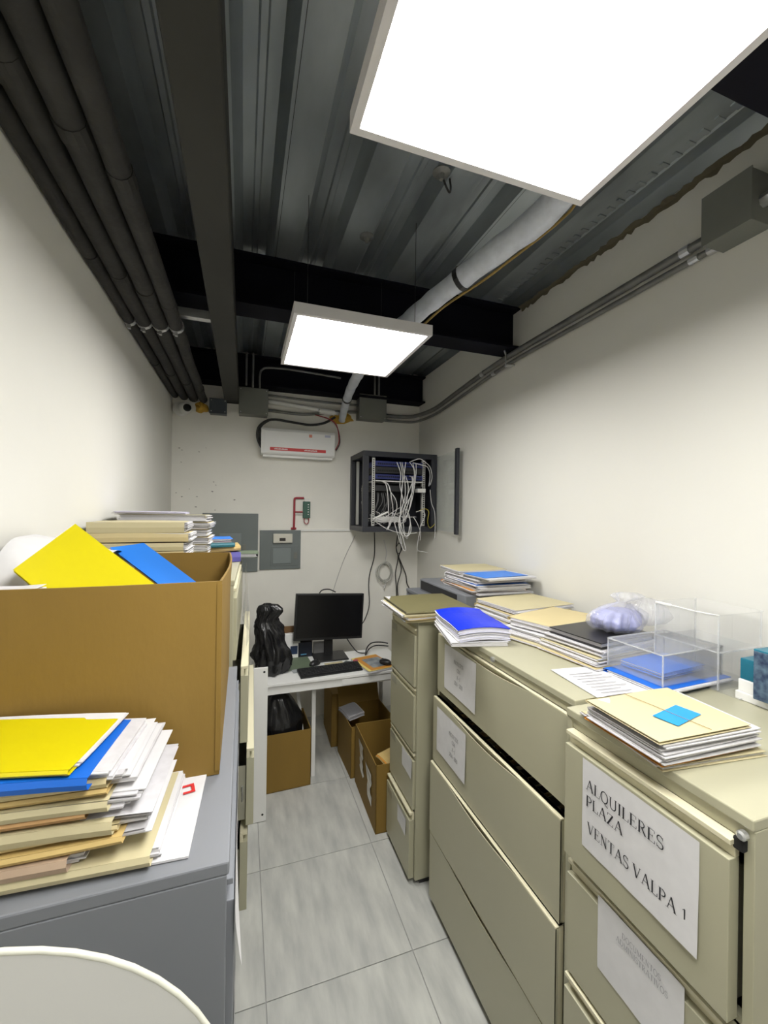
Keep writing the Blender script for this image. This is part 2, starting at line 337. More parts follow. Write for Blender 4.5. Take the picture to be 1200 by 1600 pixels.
for i in (17, 47):
    MB().tube([cp[i], cp[i] + (cp[i + 1] - cp[i]).normalized() * .022], cr_[i] + .004, 14).build('strap', M_black, t, smooth=False)
MB().tube([p + Vector((.066, .0, -.022 + .006 * math.sin(i * .7))) for i, p in enumerate(cp[:34])], .006, 6).build('bare_wire', M_brass, t, smooth=True)
# water stain plate: round anchors on the deck
for (px, py, lb) in ((573, 372, 'small round ceiling anchor on the deck beyond the nearest panel'), (690, 272, 'round ceiling anchor with a black wire loop beside the nearest panel')):
    p = at(px, py, Z=3.172); a = thing('ceiling_anchor', lb, 'anchor', (p.x, p.y, 3.18))
    MB().lathe([(.034, 0), (.034, -.004), (.012, -.010), (.008, -.03)], 14).build('plate', M_conduit, a, smooth=False)
    if px > 600: MB().tube(crom([(0, 0, -.01), (.02, 0, -.05), (.04, .01, -.06), (.05, .02, -.03), (.045, .02, 0)], 4), .004, 6).build('wire_loop', M_cabled, a, smooth=True)
# ------------------------------------------------------------------ conduits and junction boxes
def pipe_thing(label, pts, r_, m=M_conduit, grp=None, couplings=(), name='conduit', k=5):
    t = thing(name, label, 'conduit' if name == 'conduit' else 'cable', pts[0], group=grp); o_ = Vector(pts[0])
    c = crom([Vector(p) - o_ for p in pts], k); MB().tube(c, r_, 10).build('tube', m, t, smooth=True)
    for i in couplings:
        d = (c[i + 1] - c[i]).normalized(); MB().tube([c[i], c[i] + d * .035], r_ + .003, 10).build('coupling', M_zinc, t)
    return t
xw = XR - .028
G = 'grey conduits along the right wall'
pipe_thing('thicker grey conduit running along the right wall, the upper of the pair', [(xw - .01, 1.05, 2.905), (xw - .01, 1.6, 2.90), (xw - .01, 2.3, 2.895), (xw - .01, 2.9, 2.85), (xw - .01, 3.35, 2.81), (xw - .07, 3.62, 2.80), (1.45, 3.72, 2.80), (1.25, 3.73, 2.80)], .018, grp=G, couplings=(1, 12))
pipe_thing('thinner grey conduit running along the right wall, the lower of the pair', [(xw, 1.02, 2.862), (xw, 1.6, 2.858), (xw, 2.3, 2.852), (xw, 2.9, 2.80), (xw, 3.35, 2.765), (xw - .05, 3.66, 2.755), (1.45, 3.74, 2.757), (1.25, 3.745, 2.757)], .012, grp=G, couplings=(1, 11))
# clamp on the wall by the beam end
t = thing('conduit_clamp', 'zinc beam clamp holding the conduit pair by the beam end', 'clamp', (xw, 2.27, 2.875))
MB().box(-.035, .02, -.012, .012, .045, .05).box(-.03, .024, -.02, .02, -.04, -.034).tube([(-.03, 0, .05), (-.03, 0, -.05)], .005, 8).tube([(-.03, 0, .03), (-.06, -.03, .04)], .006, 6).build('clamp_body', M_zinc, t)
def jbox(name, label, x0, x1, y0, y1, z0, z1, m=M_jbox, knock=True, cover='y'):
    t = thing(name, label, 'junction box', ((x0 + x1) / 2, (y0 + y1) / 2, z0)); a, b = (x1 - x0) / 2, (y1 - y0) / 2; h = z1 - z0
    MB().box(-a, a, -b, b, 0, h).build('body', m, t, bevel=.002)
    if cover == 'y':
        MB().box(-a - .003, a + .003, -b - .004, -b, -.003, h + .003).build('cover', m, t, bevel=.0015)
        for sx in (-1, 1):
            for zz in (.015, h - .015): MB().lathe([(.004, 0), (.004, .003), (.002, .004)], 8, T=Matrix.Translation((sx * (a - .012), -b - .0045, zz)) @ Matrix.Rotation(R(90), 4, 'X')).build('screw', M_zinc, t)
    else:
        MB().box(-a - .004, -a, -b - .003, b + .003, -.003, h + .003).build('cover', m, t, bevel=.0015)
    return t
jbox('junction_box', 'square grey junction box by the camera end of the long channel', -.046, .185, 3.66, 3.778, 2.69, 2.91)
jbox('junction_box', 'square grey junction box above the network rack', .995, 1.253, 3.66, 3.778, 2.737, 2.962)
jbox('junction_box', 'small dark blue-grey junction box beside the dome camera', -.275, -.145, 3.69, 3.778, 2.68, 2.80, m=mat('slate_box', (.05, .06, .07, 1), .45))
b_ = jbox('junction_box', 'large grey junction box high on the right wall beside the nearest panel', 1.534, 1.643, .88, 1.03, 2.84, 3.008, cover='x')
MB().tube([(.0, -.075, .07), (.0, -.30, .07)], .012, 12).tube([(.0, -.075, .07), (.0, -.105, .07)], .022, 8).tube([(.0, -.115, .07), (.0, -.13, .07)], .018, 12).build('connector', M_zinc, b_)
MB().tube([(.018, .075, .062), (.018, .10, .062)], .022, 12).build('connector', M_zinc, b_); MB().tube([(.03, .075, .022), (.03, .11, .022)], .017, 12).build('connector', M_zinc, b_)
# conduits on the back wall between the boxes
G = 'grey conduits between the boxes on the back wall'
pipe_thing('thin grey conduit between the two back boxes, the topmost', [(.185, 3.70, 2.875), (.6, 3.70, 2.862), (.995, 3.70, 2.865)], .010, grp=G)
pipe_thing('grey conduit between the two back boxes, the lowest', [(.185, 3.745, 2.755), (.45, 3.745, 2.745), (.62, 3.745, 2.762), (.80, 3.745, 2.795), (.995, 3.745, 2.81)], .013, grp=G)
pipe_thing('white plastic conduit behind the two grey ones on the back wall', [(.19, 3.752, 2.835), (.5, 3.752, 2.812), (.82, 3.752, 2.785)], .021, m=M_whitep)
pipe_thing('thin grey conduit rising behind the channel, the left of two', [(.008, 3.6, 2.91), (.008, 3.585, 3.05), (.008, 3.585, 3.18)], .009)
pipe_thing('thin grey conduit rising from the square box, the right of two', [(.06, 3.6, 2.90), (.06, 3.585, 3.05), (.06, 3.585, 3.18)], .009)
pipe_thing('bent grey conduit arching out of the square box over the wall unit', [(.115, 3.60, 2.90), (.115, 3.59, 3.0), (.13, 3.59, 3.05), (.19, 3.59, 3.075), (.4, 3.59, 3.08), (.8, 3.59, 3.06)], .009)
pipe_thing('thin grey conduit rising from the box above the rack, the left one', [(1.12, 3.60, 2.95), (1.12, 3.60, 3.17)], .009)
pipe_thing('thin grey conduit rising from the box above the rack, the right one', [(1.16, 3.60, 2.95), (1.16, 3.60, 3.17)], .009)
t = thing('white_fitting', 'white cylindrical fitting on the conduit above the wall unit', 'fitting', (.70, 3.72, 2.785)); MB().tube([(-.06, 0, 0), (.075, 0, -.006)], .026, 14).build('sleeve', M_whitep, t); MB().tube([(-.07, 0, 0), (-.06, 0, 0)], .016, 10).build('end_ring', M_zinc, t)
def foam(label, x, z, s_, seed):
    bm = bmesh.new(); bmesh.ops.create_icosphere(bm, subdivisions=3, radius=1)
    for v in bm.verts:
        n = noise.noise(v.co * 1.7 + Vector((seed, 0, 0))) * .45 + noise.noise(v.co * 4 + Vector((seed, 3, 0))) * .15
        v.co = v.co * (1 + n); v.co = Vector((v.co.x * s_[0], v.co.y * s_[1], v.co.z * s_[2]))
    me = bpy.data.meshes.new('foam_patch'); bm.to_mesh(me); bm.free(); me.materials.append(M_foam); o = bpy.data.objects.new('foam_patch', me); C.objects.link(o); o.location = (x, 3.775, z); tag(o, label, 'foam')
foam('lump of yellow filler foam on the wall beside the dome camera', -.345, 2.735, (.05, .035, .045), 1)
foam('smear of yellow filler foam where the wrapped pipe enters the wall', .855, 2.75, (.10, .03, .05), 5)
# dome camera
t = thing('security_camera', 'white dome security camera in the upper left corner', 'camera', (-.50, 3.74, 2.70))
Tm = Matrix.Rotation(R(90), 4, 'X') @ Matrix.Rotation(R(0), 4, 'Z')
MB().lathe([(.052, -.035), (.055, -.02), (.055, .02), (.050, .03)], 24, T=Matrix.Rotation(R(90), 4, 'X')).build('base', M_whitep, t, smooth=False)
bm_ = MB().lathe([(.006, -.045), (.03, -.042), (.047, -.02), (.05, 0), (.047, .02), (.034, .038), (.012, .047)], 22, T=Matrix.Translation((.045, -.06, 0)) @ Matrix.Rotation(R(75), 4, 'X')); bm_.build('ball', M_whitep, t, smooth=True)
MB().lathe([(.03, 0), (.03, .01), (.022, .016), (.002, .017)], 20, T=Matrix.Translation((.062, -.098, -.008)) @ Matrix.Rotation(R(80), 4, 'X') @ Matrix.Rotation(R(12), 4, 'Y')).build('lens', M_black, t)
# ------------------------------------------------------------------ inverter on the back wall
t = thing('power_inverter', 'white wall-mounted power unit with a red stripe on the back wall', 'inverter', (.452, 3.66, 2.36)); 
MB().prism([(.115, 0), (.115, .225), (.0, .225), (-.012, .20), (-.012, .015), (0, 0)], 'x', -.318, .318).build('housing', M_white, t, bevel=.004)
MB().box(-.30, .30, .02, .115, -.018, 0).build('base_plate', M_whitep, t)
MB().box(-.318, -.285, -.0135, -.012, .01, .205).build('end_cap', M_whitep, t)
MB().box(-.245, .235, -.0135, -.0122, .035, .062).build('red_stripe', M_red, t)
mb = MB(); random.seed(4)
for x0, n in ((-.21, 12), (.045, 12)):
    for i in range(n):
        h_ = .012 if i % 3 else .009
        mb.box(x0 + i * .0095, x0 + i * .0095 + .006, -.0142, -.0136, .043, .043 + h_)
mb.build('stripe_lettering', M_white, t)
MB().box(.085, .112, -.0135, -.0122, .165, .19).build('red_emblem', mat('pale_red', (.7, .25, .18, 1), .5), t)
MB().box(.225, .275, -.0135, -.0122, .175, .195).build('grey_emblem', mat('pale_blue_grey', (.45, .47, .6, 1), .5), t)
G = None
pipe_thing('thick black cable looping over the white power unit', [(.14, 3.70, 2.42), (.105, 3.69, 2.50), (.12, 3.69, 2.60), (.22, 3.69, 2.665), (.40, 3.69, 2.655), (.55, 3.69, 2.645), (.68, 3.70, 2.675), (.78, 3.72, 2.74)], .011, m=M_cabled, name='black_cable')
pipe_thing('black cable hanging down the left side of the power unit', [(.20, 3.71, 2.66), (.135, 3.70, 2.60), (.125, 3.70, 2.5), (.15, 3.70, 2.40)], .008, m=M_cabled, name='black_cable')
pipe_thing('thin dark red wire curving down the right side of the power unit', [(.60, 3.72, 2.745), (.72, 3.70, 2.715), (.79, 3.69, 2.66), (.815, 3.69, 2.52), (.785, 3.70, 2.44)], .0045, m=M_redpipe, name='power_wire')
pipe_thing('thin black wire curving down the right side of the power unit', [(.60, 3.73, 2.75), (.735, 3.71, 2.71), (.80, 3.70, 2.64), (.825, 3.70, 2.51), (.79, 3.71, 2.43)], .0045, m=M_cabled, name='power_wire')
# ------------------------------------------------------------------ electrical panels
t = thing('electrical_panel', 'larger grey electrical panel on the back wall behind the folders', 'electrical panel', (-.09, YB, 1.345))
MB().box(-.235, .213, -.018, 0, 0, .505).build('cover', M_panelg, t, bevel=.002)
MB().box(-.10, .075, -.024, -.018, .09, .335).build('door', M_panelg2, t, bevel=.002)
MB().box(.085, .115, -.026, -.018, .19, .24).build('latch', M_jbox, t)
t = thing('electrical_panel', 'smaller grey electrical panel with a digital meter on the back wall', 'electrical panel', (.316, YB, 1.36))
MB().box(-.176, .176, -.018, 0, 0, .345).build('cover', M_panelg, t, bevel=.002)
MB().box(-.085, .155, -.022, -.018, .03, .205).build('door_frame', M_panelg, t, bevel=.002)
MB().box(-.068, .088, -.030, -.022, .05, .185).build('door', M_panelg2, t, bevel=.003)
MB().box(.115, .145, -.030, -.022, .09, .15).build('latch', M_jbox, t)
mt = MB().box(-.065, .10, -.045, -.018, .235, .315).build('digital_meter', mat('meter_cream', (.62, .60, .52, 1), .45), t, bevel=.003)
MB().box(-.012, .04, -.0465, -.045, .252, .278).build('display', M_lcd, mt)
# red conduit with small controller
t = thing('red_conduit', 'small red conduit bent around the green controller on the back wall', 'conduit', (.43, 3.765, 1.72))
MB().tube(crom([(0, 0, 0), (.002, 0, .13), (.002, 0, .255), (.01, 0, .272), (.03, 0, .275), (.085, 0, .275)], 4), .0095, 10).build('tube', M_redpipe, t, smooth=True)
MB().tube([(.01, 0, .15), (.075, 0, .15)], .006, 8).build('branch', M_redpipe, t); MB().tube([(.01, 0, .13), (.075, 0, .13)], .005, 8).build('branch', M_whitep, t)
MB().tube([(-.025, 0, 0), (.02, 0, 0)], .01, 8).build('elbow', M_redpipe, t)
t = thing('controller', 'small green wall controller with indicator lights beside the red conduit', 'controller', (.54, 3.755, 1.815))
MB().box(-.032, .032, -.012, .02, 0, .15).build('body', M_green, t, bevel=.004); MB().box(-.02, .02, -.014, .02, .15, .175).build('cap', M_whitep, t)
mb = MB()
for k in range(5): mb.box(.008, .018, -.0145, -.012, .03 + .022 * k, .037 + .022 * k)
mb.build('indicator', M_whitep, t)
MB().tube(crom([(-.02, 0, 0), (-.02, 0, -.035), (0, 0, -.055), (.018, 0, -.035), (.018, 0, 0)], 4), .004, 6).build('wire', M_redpipe, t, smooth=True)
t = MB().box(0, .505, -.016, 0, 0, .018).build('cable_trunking', M_whitep, loc=(.44, YB, 1.695)); tag(t, 'white horizontal cable trunking between grey panel and network rack', 'trunking')
# ------------------------------------------------------------------ network rack
rk = thing('network_rack', 'open black wall-mounted network rack full of white cables', 'network rack', (1.285, 3.33, 1.71))
a, dp, h = .34, .445, .685
def rp(name, boxes, m, par=rk, bev=.002):
    b = MB()
    for q in boxes: b.box(*q)
    return b.build(name, m, par, bevel=bev)
rp('top_panel', [(-a, a, 0, dp, h - .045, h)], M_rack); rp('bottom_panel', [(-a, a, 0, dp, 0, .045)], M_rack); rp('back_panel', [(-a, a, dp - .01, dp, .045, h - .045)], M_rack)
rp('rear_rail', [(-.30, -.275, .36, .38, .05, h - .05)], M_rail)
rp('side_panel', [(a - .012, a, .03, dp - .01, .045, h - .045)], M_rack)
for sx in (-1, 1): rp('front_post', [(min(sx * a, sx * (a - .05)), max(sx * a, sx * (a - .05)), 0, .03, .045, h - .045)], M_rack)
rp('rear_post', [(-a, -a + .03, dp - .06, dp - .01, .045, h - .045)], M_rack)
for sx in (-1, 1):
    x0 = sx * .235 - .014; rl = rp('rail', [(x0, x0 + .028, .045, .05, .05, h - .05), (x0 + (.0 if sx > 0 else .024), x0 + (.004 if sx > 0 else .028), .05, .08, .05, h - .05)], M_rail)
    mb = MB()
    for k in range(30): mb.box(x0 + .008, x0 + .02, .0435, .0446, .065 + k * .0188, .075 + k * .0188)
    mb.build('mounting_hole', M_dark, rl)
def dev(name, z0, z1, m, x0=-.22, x1=.22, y0=.04, y1=.26): return rp(name, [(x0, x1, y0, y1, z0, z1)], m)
d1 = dev('patch_panel', .565, .61, M_bluedev); d2 = dev('network_switch', .505, .56, M_blackm); d3 = dev('patch_panel', .455, .495, M_bluedev); d4 = dev('shelf_strip', .432, .442, M_whitep, y0=.03)
d5 = dev('network_switch', .35, .40, M_blackm); dev('router', .08, .13, M_whitep, x0=-.20, x1=.04, y0=.10, y1=.24); dev('power_adapter', .345, .378, M_whitep, x0=.15, x1=.225, y0=-.02, y1=.04)
for dd, z0, n in ((d1, .578, 24), (d3, .468, 24), (d2, .52, 20)):
    mb = MB()
    for k in range(n): mb.box(-.20 + k * .0172, -.188 + k * .0172, .0385, .04, z0, z0 + .014)
    mb.build('port', M_dark, dd)
random.seed(9)
def lp(px, py, dy=0.0):   # point in the rack's own frame, dy metres in front of its face
    p = at(px, py, Y=3.33 - dy); return Vector((p.x - 1.285, p.y - 3.33, p.z - 1.71))
CB = [[(625, 722), (628, 735), (629, 752), (626, 790), (626, 818), (634, 838), (642, 830), (640, 810), (632, 790), (640, 765), (648, 742), (645, 724)],
 [(620, 722), (626, 740), (625, 760), (630, 785), (623, 815), (627, 835), (637, 836), (641, 815), (636, 795), (627, 770), (631, 745), (634, 722)],
 [(628, 722), (632, 745), (633, 775), (626, 800), (625, 822), (630, 842), (634, 858), (631, 860), (626, 848), (620, 830), (616, 815)],
 [(640, 722), (647, 735), (646, 760), (640, 780), (634, 800), (630, 820), (636, 842), (640, 822)],
 [(650, 724), (650, 740), (646, 770), (640, 795), (632, 812), (624, 825), (628, 850)],
 [(596, 752), (603, 757), (606, 775), (607, 800), (608, 818), (606, 828)], [(599, 752), (608, 760), (612, 780), (614, 800), (610, 815), (604, 828)],
 [(594, 751), (606, 756), (610, 768), (618, 780), (620, 795), (613, 812), (607, 826)],
 [(634, 744), (638, 760), (636, 780), (630, 805), (631, 825)], [(640, 744), (644, 748), (643, 775), (638, 800), (632, 815), (622, 820)], [(645, 744), (644, 770), (633, 790), (626, 806), (616, 818)],
 [(640, 722), (655, 717), (664, 722), (672, 730), (675, 745), (672, 758)], [(645, 723), (660, 727), (668, 730), (672, 742), (670, 760)],
 [(672, 765), (674, 785), (679, 800), (680, 822), (679, 842)], [(650, 800), (660, 798), (664, 806), (658, 820), (656, 830), (652, 858), (662, 862), (668, 864)],
 [(646, 808), (652, 818), (657, 832), (656, 845)], [(585, 808), (595, 812), (605, 806), (620, 796), (628, 792)], [(582, 812), (600, 815), (622, 808), (640, 806)], [(588, 816), (604, 826), (622, 832), (640, 834), (652, 832)],
 [(655, 798), (664, 795), (670, 800), (668, 815), (672, 825), (680, 818)]]
for k, pl in enumerate(CB):
    n = len(pl); pts = []
    for i, (x, y) in enumerate(pl):
        u = i / (n - 1); pts.append(lp(x, y, (.015 + .05 * math.sin(math.pi * min(1, u * 1.3)) + random.uniform(0, .02)) if k != 17 else .0))
    MB().tube(crom(pts, 5), .0036 if k < 13 else .0028, 6).build('network_cable', M_cable if k != 19 else mat('yellow_cable', (.5, .42, .05, 1), .5), rk, smooth=True)
MB().tube([lp(583, 811, .01), lp(606, 800, .03)], .008, 8).build('cable_bundle', M_whitep, rk)
mb = MB()
for k in range(9):
    x = -.19 + .018 * k + random.uniform(-.004, .004); mb.tube(crom([(x, .09, .35), (x + random.uniform(-.02, .02), .06, .26), (x + random.uniform(-.03, .03), .1, .17), (x * .6, .14, .12)], 4), .004, 5)
o = mb.build('cable_tangle', mat('grey_cable', (.12, .12, .12, 1), .5), rk, smooth=True); o['kind'] = 'stuff'
mb = MB(); random.seed(31)
for k in range(14):
    p0 = Vector((random.uniform(-.2, .18), random.uniform(.06, .25), random.uniform(.06, .15))); mb.tube(crom([p0, p0 + Vector((random.uniform(-.1, .1), random.uniform(-.05, .05), random.uniform(0, .05))), p0 + Vector((random.uniform(-.12, .12), .02, random.uniform(-.02, .03)))], 4), .0032, 5)
o = mb.build('cable_tangle', M_cable, rk, smooth=True); o['kind'] = 'stuff'
mb = MB()
for k in range(8):
    z = .30 - k * .02; mb.tube(crom([(-.29, .2 + .02 * math.sin(k), z + .1), (-.30 + .01 * (k % 3), .15, z), (-.27, .2, z - .08), (-.24, .16, .09)], 4), .005, 5)
o = mb.build('cable_tangle', mat('grey_cable2', (.35, .35, .33, 1), .5), rk, smooth=True); o['kind'] = 'stuff'
# rack door, hinged on the right, swung out along the wall
dr = bpy.data.objects.new('rack_door', None); C.objects.link(dr); dr.parent = rk; dr.location = (a, -.002, .005); dr.rotation_euler = (0, 0, R(-96.5) + math.pi)
hw = .465
MBd = MB().box(-hw, -hw + .045, -.022, .002, -.005, h - .01); MBd.build('door_post', M_rack, dr, bevel=.002)
MB().box(-hw + .045, 0, -.006, -.002, .01, h - .025).build('glass_pane', M_glass, dr)
MB().box(-hw + .012, -hw + .02, -.026, -.022, .3, .36).build('door_lock', M_zinc, dr)
# cables hanging below the rack
pipe_thing('black cable dropping from the rack to behind the monitor', [at(585, 832, Y=3.72), at(585, 868, Y=3.74), at(578, 895, Y=3.75), at(576, 915, Y=3.75), at(577, 945, Y=3.72), at(570, 968, Y=3.6), at(561, 980, Y=3.45)], .0045, m=M_cabled, name='hanging_cable')
pipe_thing('thin white cable running down from the rack corner to the monitor', [at(555, 836, Y=3.76), at(551, 845, Y=3.765), at(536, 878, Y=3.77), at(521, 922, Y=3.77), at(515, 945, Y=3.7)], .0028, m=mat('grey_white_cable', (.45, .44, .42, 1), .5), name='hanging_cable')
for k, (lb, pl) in enumerate([('leftmost', [(622, 832), (619, 855), (622, 872), (618, 895), (619, 915), (620, 940)]), ('middle', [(624, 834), (628, 855), (623, 870), (627, 890), (621, 915), (623, 940)]), ('rightmost', [(622, 868), (627, 880), (634, 898), (636, 912), (643, 925), (650, 940)])]):
    pipe_thing('black cable hanging under the network rack, the %s of three' % lb, [at(x, y, Y=3.7 + .012 * k) for x, y in pl], .005, m=M_cabled, grp='black cables under the rack', name='hanging_cable')
pipe_thing('loop of black cable hanging right under the rack', [at(623, 848, Y=3.68), at(619, 856, Y=3.67), at(621, 865, Y=3.67), at(626, 862, Y=3.67), at(626, 852, Y=3.68), at(623, 848, Y=3.69)], .004, m=M_cabled, name='hanging_cable')
t = thing('cable_coil', 'grey-white coil of cable hanging on the back wall below the rack', 'cable', at(601, 893, Y=3.745)); random.seed(2)
for k in range(7):
    ra, rb = .07 + random.uniform(-.012, .012), .085 + random.uniform(-.012, .012); ox, oz = random.uniform(-.008, .008), random.uniform(-.01, .01)
    MB().tube([(ox + ra * math.cos(q * math.pi / 12), .004 * k - .02 + random.uniform(-.002, .002), oz + rb * math.sin(q * math.pi / 12)) for q in range(25)], .004, 6, caps=False).build('cable_turn', mat('coil_cable', (.50, .50, .46, 1), .55), t, smooth=True)
MB().tube(crom([(0, 0, .075), (.01, 0, .13), (.015, 0, .2), (-.005, .02, .3)], 4), .004, 6).build('cable_tail', M_cable, t, smooth=True)
MB().tube(crom([(.0, 0, -.08), (.01, 0, -.12), (-.005, 0, -.16)], 4), .007, 6).build('cable_tail', M_cable, t, smooth=True)
# ------------------------------------------------------------------ filing cabinets
def cabinet(name, label, cat, loc, rz, W, D, H, drawers, style, m, ml, plinth=.03, group=None, toprail=.05, gap=.002):
    """front face in the plane x=0 looking to -x, body to +x, width along +y."""
    t = thing(name, label, cat, loc, rz, group); th = .018
    MB().box(0, D, 0, th, plinth, H - .022).box(0, D, W - th, W, plinth, H - .022).box(D - th, D, th, W - th, plinth, H - .022).box(.02, D - th, th, W - th, plinth, plinth + .01).build('case', m, t, bevel=.0015)
    MB().box(-.004, D, 0, W, H - .022, H).build('top', m, t, bevel=.003)
    MB().box(.03, D - .02, .012, W - .012, 0, plinth).build('plinth', M_blackm, t)
    MB().box(.004, .03, th, W - th, H - toprail, H - .022).build('top_rail', m, t, bevel=.001)
    for i in range(len(drawers) - 1):
        zz = drawers[i][0]; MB().box(.012, .03, th, W - th, zz - .014, zz - .001).build('rail', m, t)
    out = []
    for (z0, z1, op) in drawers:
        d = bpy.data.objects.new('drawer', None); C.objects.link(d); d.parent = t; d.location = (-op, 0, 0)
        a, b = th + gap, W - th - .002
        if style == 'arc':
            y0, y1 = W * .22, W * .78; n = 16
            poly = [(a, z0), (b, z0), (b, z1 - .004)] + [(y1 + (y0 - y1) * k / n, z1 - .004 - .018 * math.sin(math.pi * k / n)) for k in range(n + 1)] + [(a, z1 - .004)]
            MB().prism(poly, 'x', -.012, -.008).build('front_panel', m, d)
            MB().box(.0, .018, a, b, z0, z1).box(-.011, .018, a, b, z1 - .004, z1).build('back_plate', ml, d, bevel=.001)
            MB().box(-.0118, .0, a, a + .004, z0, z1 - .006).box(-.0118, .0, b - .004, b, z0, z1 - .006).box(-.0118, 0, a, b, z0, z0 + .004).build('side_fold', m, d)
        else:
            MB().box(-.012, .016, a, b, z0, z1 - .036).build('front_panel', m, d, bevel=.0015)
            MB().box(-.010, .016, a, b, z1 - .010, z1).box(.004, .016, a, b, z1 - .036, z1 - .010).build('handle', ml, d, bevel=.001)
        MB().box(.018, D - .05, a + .012, a + .016, z0 + .02, z1 - .07).box(.018, D - .05, b - .016, b - .012, z0 + .02, z1 - .07).box(.018, D - .05, a + .012, b - .012, z0 + .016, z0 + .02).build('tray', M_beige_in, d)
        out.append(d)
    return t, out
def paper_on(par, y0, y1, z0, z1, x, m=M_paper, curl=.004, nm='label_sheet'):
    """sheet taped to a drawer front facing -x; y0 is the side seen on the left (far side)"""
    n = 6; vs = []; fs = []
    for i in range(n + 1):
        for j in range(n + 1):
            u, v = i / n, j / n; vs.append((x - .0008 - curl * (u * (1 - v)) ** 2 - .0006 * math.sin(u * 9 + v * 5) ** 2, y0 + (y1 - y0) * u, z0 + (z1 - z0) * v))
    fs = [(i * (n + 1) + j, i * (n + 1) + j + 1, (i + 1) * (n + 1) + j + 1, (i + 1) * (n + 1) + j) for i in range(n) for j in range(n)]
    return MB().add(vs, fs).build(nm, m, par, smooth=True)
def lines(par, ls, yl, zc, h, x, m, sq=.9, center=None):
    mb = MB()
    for t_, z in ls:
        y = yl if center is None else center + text_w(t_) * h * sq / 2
        text(mb, t_, (x - .0022, y, z), (0, -1, 0), (0, 0, 1), h, sq=sq)
    return mb.build('lettering', m, par)
# near right vertical file
t, ds = cabinet('filing_cabinet', 'beige four-drawer filing cabinet nearest on the right with a large typed label', 'filing cabinet', (.878, .484, 0), 0, .455, .68, 1.335, [(.948, 1.285, .012), (.622, .925, 0), (.31, .612, .006), (.035, .30, 0)], 'full', M_beige, M_beige_lit, gap=.009)
d = ds[0]
paper_on(d, .855 - .484, .562 - .484, 1.015, 1.243, -.0125)
lines(d, [('ALQUILERES', 1.170), ('PLAZA', 1.128)], .358, 0, .0275, -.0135, M_ink, sq=1.16)
lines(d, [('VENTAS VALPA 1', 1.062)], .352, 0, .0275, -.0135, M_ink, sq=1.03)
paper_on(ds[1], .812 - .484, .595 - .484, .735, .918, -.0125)
lines(ds[1], [('DOCUMENTOS', .878), ('ADMINISTRATIVOS', .858)], 0, 0, .0135, -.0135, M_ink2, sq=.95, center=.208)
paper_on(ds[2], .80 - .484, .62 - .484, .40, .598, -.0125)
lk = MB().lathe([(.0085, 0), (.0085, .010), (.005, .013)], 16, T=Matrix.Translation((-.004, .015, 1.30)) @ Matrix.Rotation(R(-90), 4, 'Y')).build('lock', M_zinc, t)
MB().box(-.012, .03, .012, .030, 1.268, 1.291).build('lock_cam', M_dark, t, bevel=.003)
# lateral file
t, ds = cabinet('lateral_file', 'wide beige lateral filing cabinet with its second drawer ajar', 'filing cabinet', (.915, .945, 0), 0, .885, .62, 1.345, [(1.025, 1.295, 0), (.69, .995, .020), (.352, .684, .033), (.035, .345, .030)], 'arc', M_beige, M_beige_lit)
paper_on(ds[0], 1.735 - .945, 1.46 - .945, 1.065, 1.270, -.0135)
for dd, z, s4 in ((ds[0], 1.208, '2016 - 2020'), (ds[1], .895, '2016 - 2020')):
    lines(dd, [('PROYECTOS', z), ('CDA', z - .030), ('A - I', z - .060), (s4, z - .090)], 0, 0, 0.0165, -.0145, M_ink, sq=.8, center=.655)
paper_on(ds[1], 1.765 - .945, 1.50 - .945, .76, .965, -.0135)
MB().lathe([(.010, 0), (.010, .008), (.006, .01)], 14, T=Matrix.Translation((-.004, .41, 1.323)) @ Matrix.Rotation(R(-90), 4, 'Y')).build('lock', M_zinc, t)
random.seed(6); mb = MB()
for k in range(34): y = .05 + k * .0235; mb.box(.03, .30, y, y + .004, .74, .955 + random.uniform(-.03, .0), [M_manila, M_olive, M_manila3, M_blackm][k % 4])
o = mb.build('hanging_files', None, ds[1]); o['kind'] = 'stuff'
# four-drawer vertical further back
t, ds = cabinet('filing_cabinet', 'narrow beige four-drawer filing cabinet beside the cardboard boxes', 'filing cabinet', (.839, 1.903, 0), 0, .38, .66, 1.335, [(.995, 1.29, 0), (.668, .985, 0), (.375, .655, .0), (.03, .36, .016)], 'full', M_beige, M_beige_lit)
for dd, z in zip(ds, (1.21, .91, .585, .27)): MB().box(-.0135, -.012, .27, .34, z, z + .04).build('label_holder', mat('label_holder', (.30, .285, .21, 1), .3), dd)
paper_on(ds[2], .165, .03, .525, .625, -.0125); paper_on(ds[3], .18, .06, .22, .305, -.0125)
# grey cabinet glimpsed behind it
t, ds = cabinet('filing_cabinet', 'dark grey filing cabinet behind the narrow beige one against the right wall', 'filing cabinet', (1.12, 2.30, 0), 0, .46, .50, 1.335, [(.995, 1.29, 0), (.668, .985, 0), (.345, .655, 0), (.03, .335, 0)], 'full', M_grey, M_grey)
# left side: grey lateral cabinet (front faces +x)
t, ds = cabinet('lateral_file', 'dark grey filing cabinet at the near left under the cardboard box', 'filing cabinet', (-.018, 1.60, 0), math.pi, .888, .53, 1.31, [(.99, 1.265, 0), (.66, .975, 0), (.33, .645, 0), (.03, .315, 0)], 'full', M_grey, M_grey)
paper_on(ds[0], .20, .42, 1.0, 1.20, -.0125); paper_on(ds[0], .50, .875, 1.12, 1.235, -.0125, curl=.012); paper_on(ds[1], .6, .85, .72, .93, -.0125)
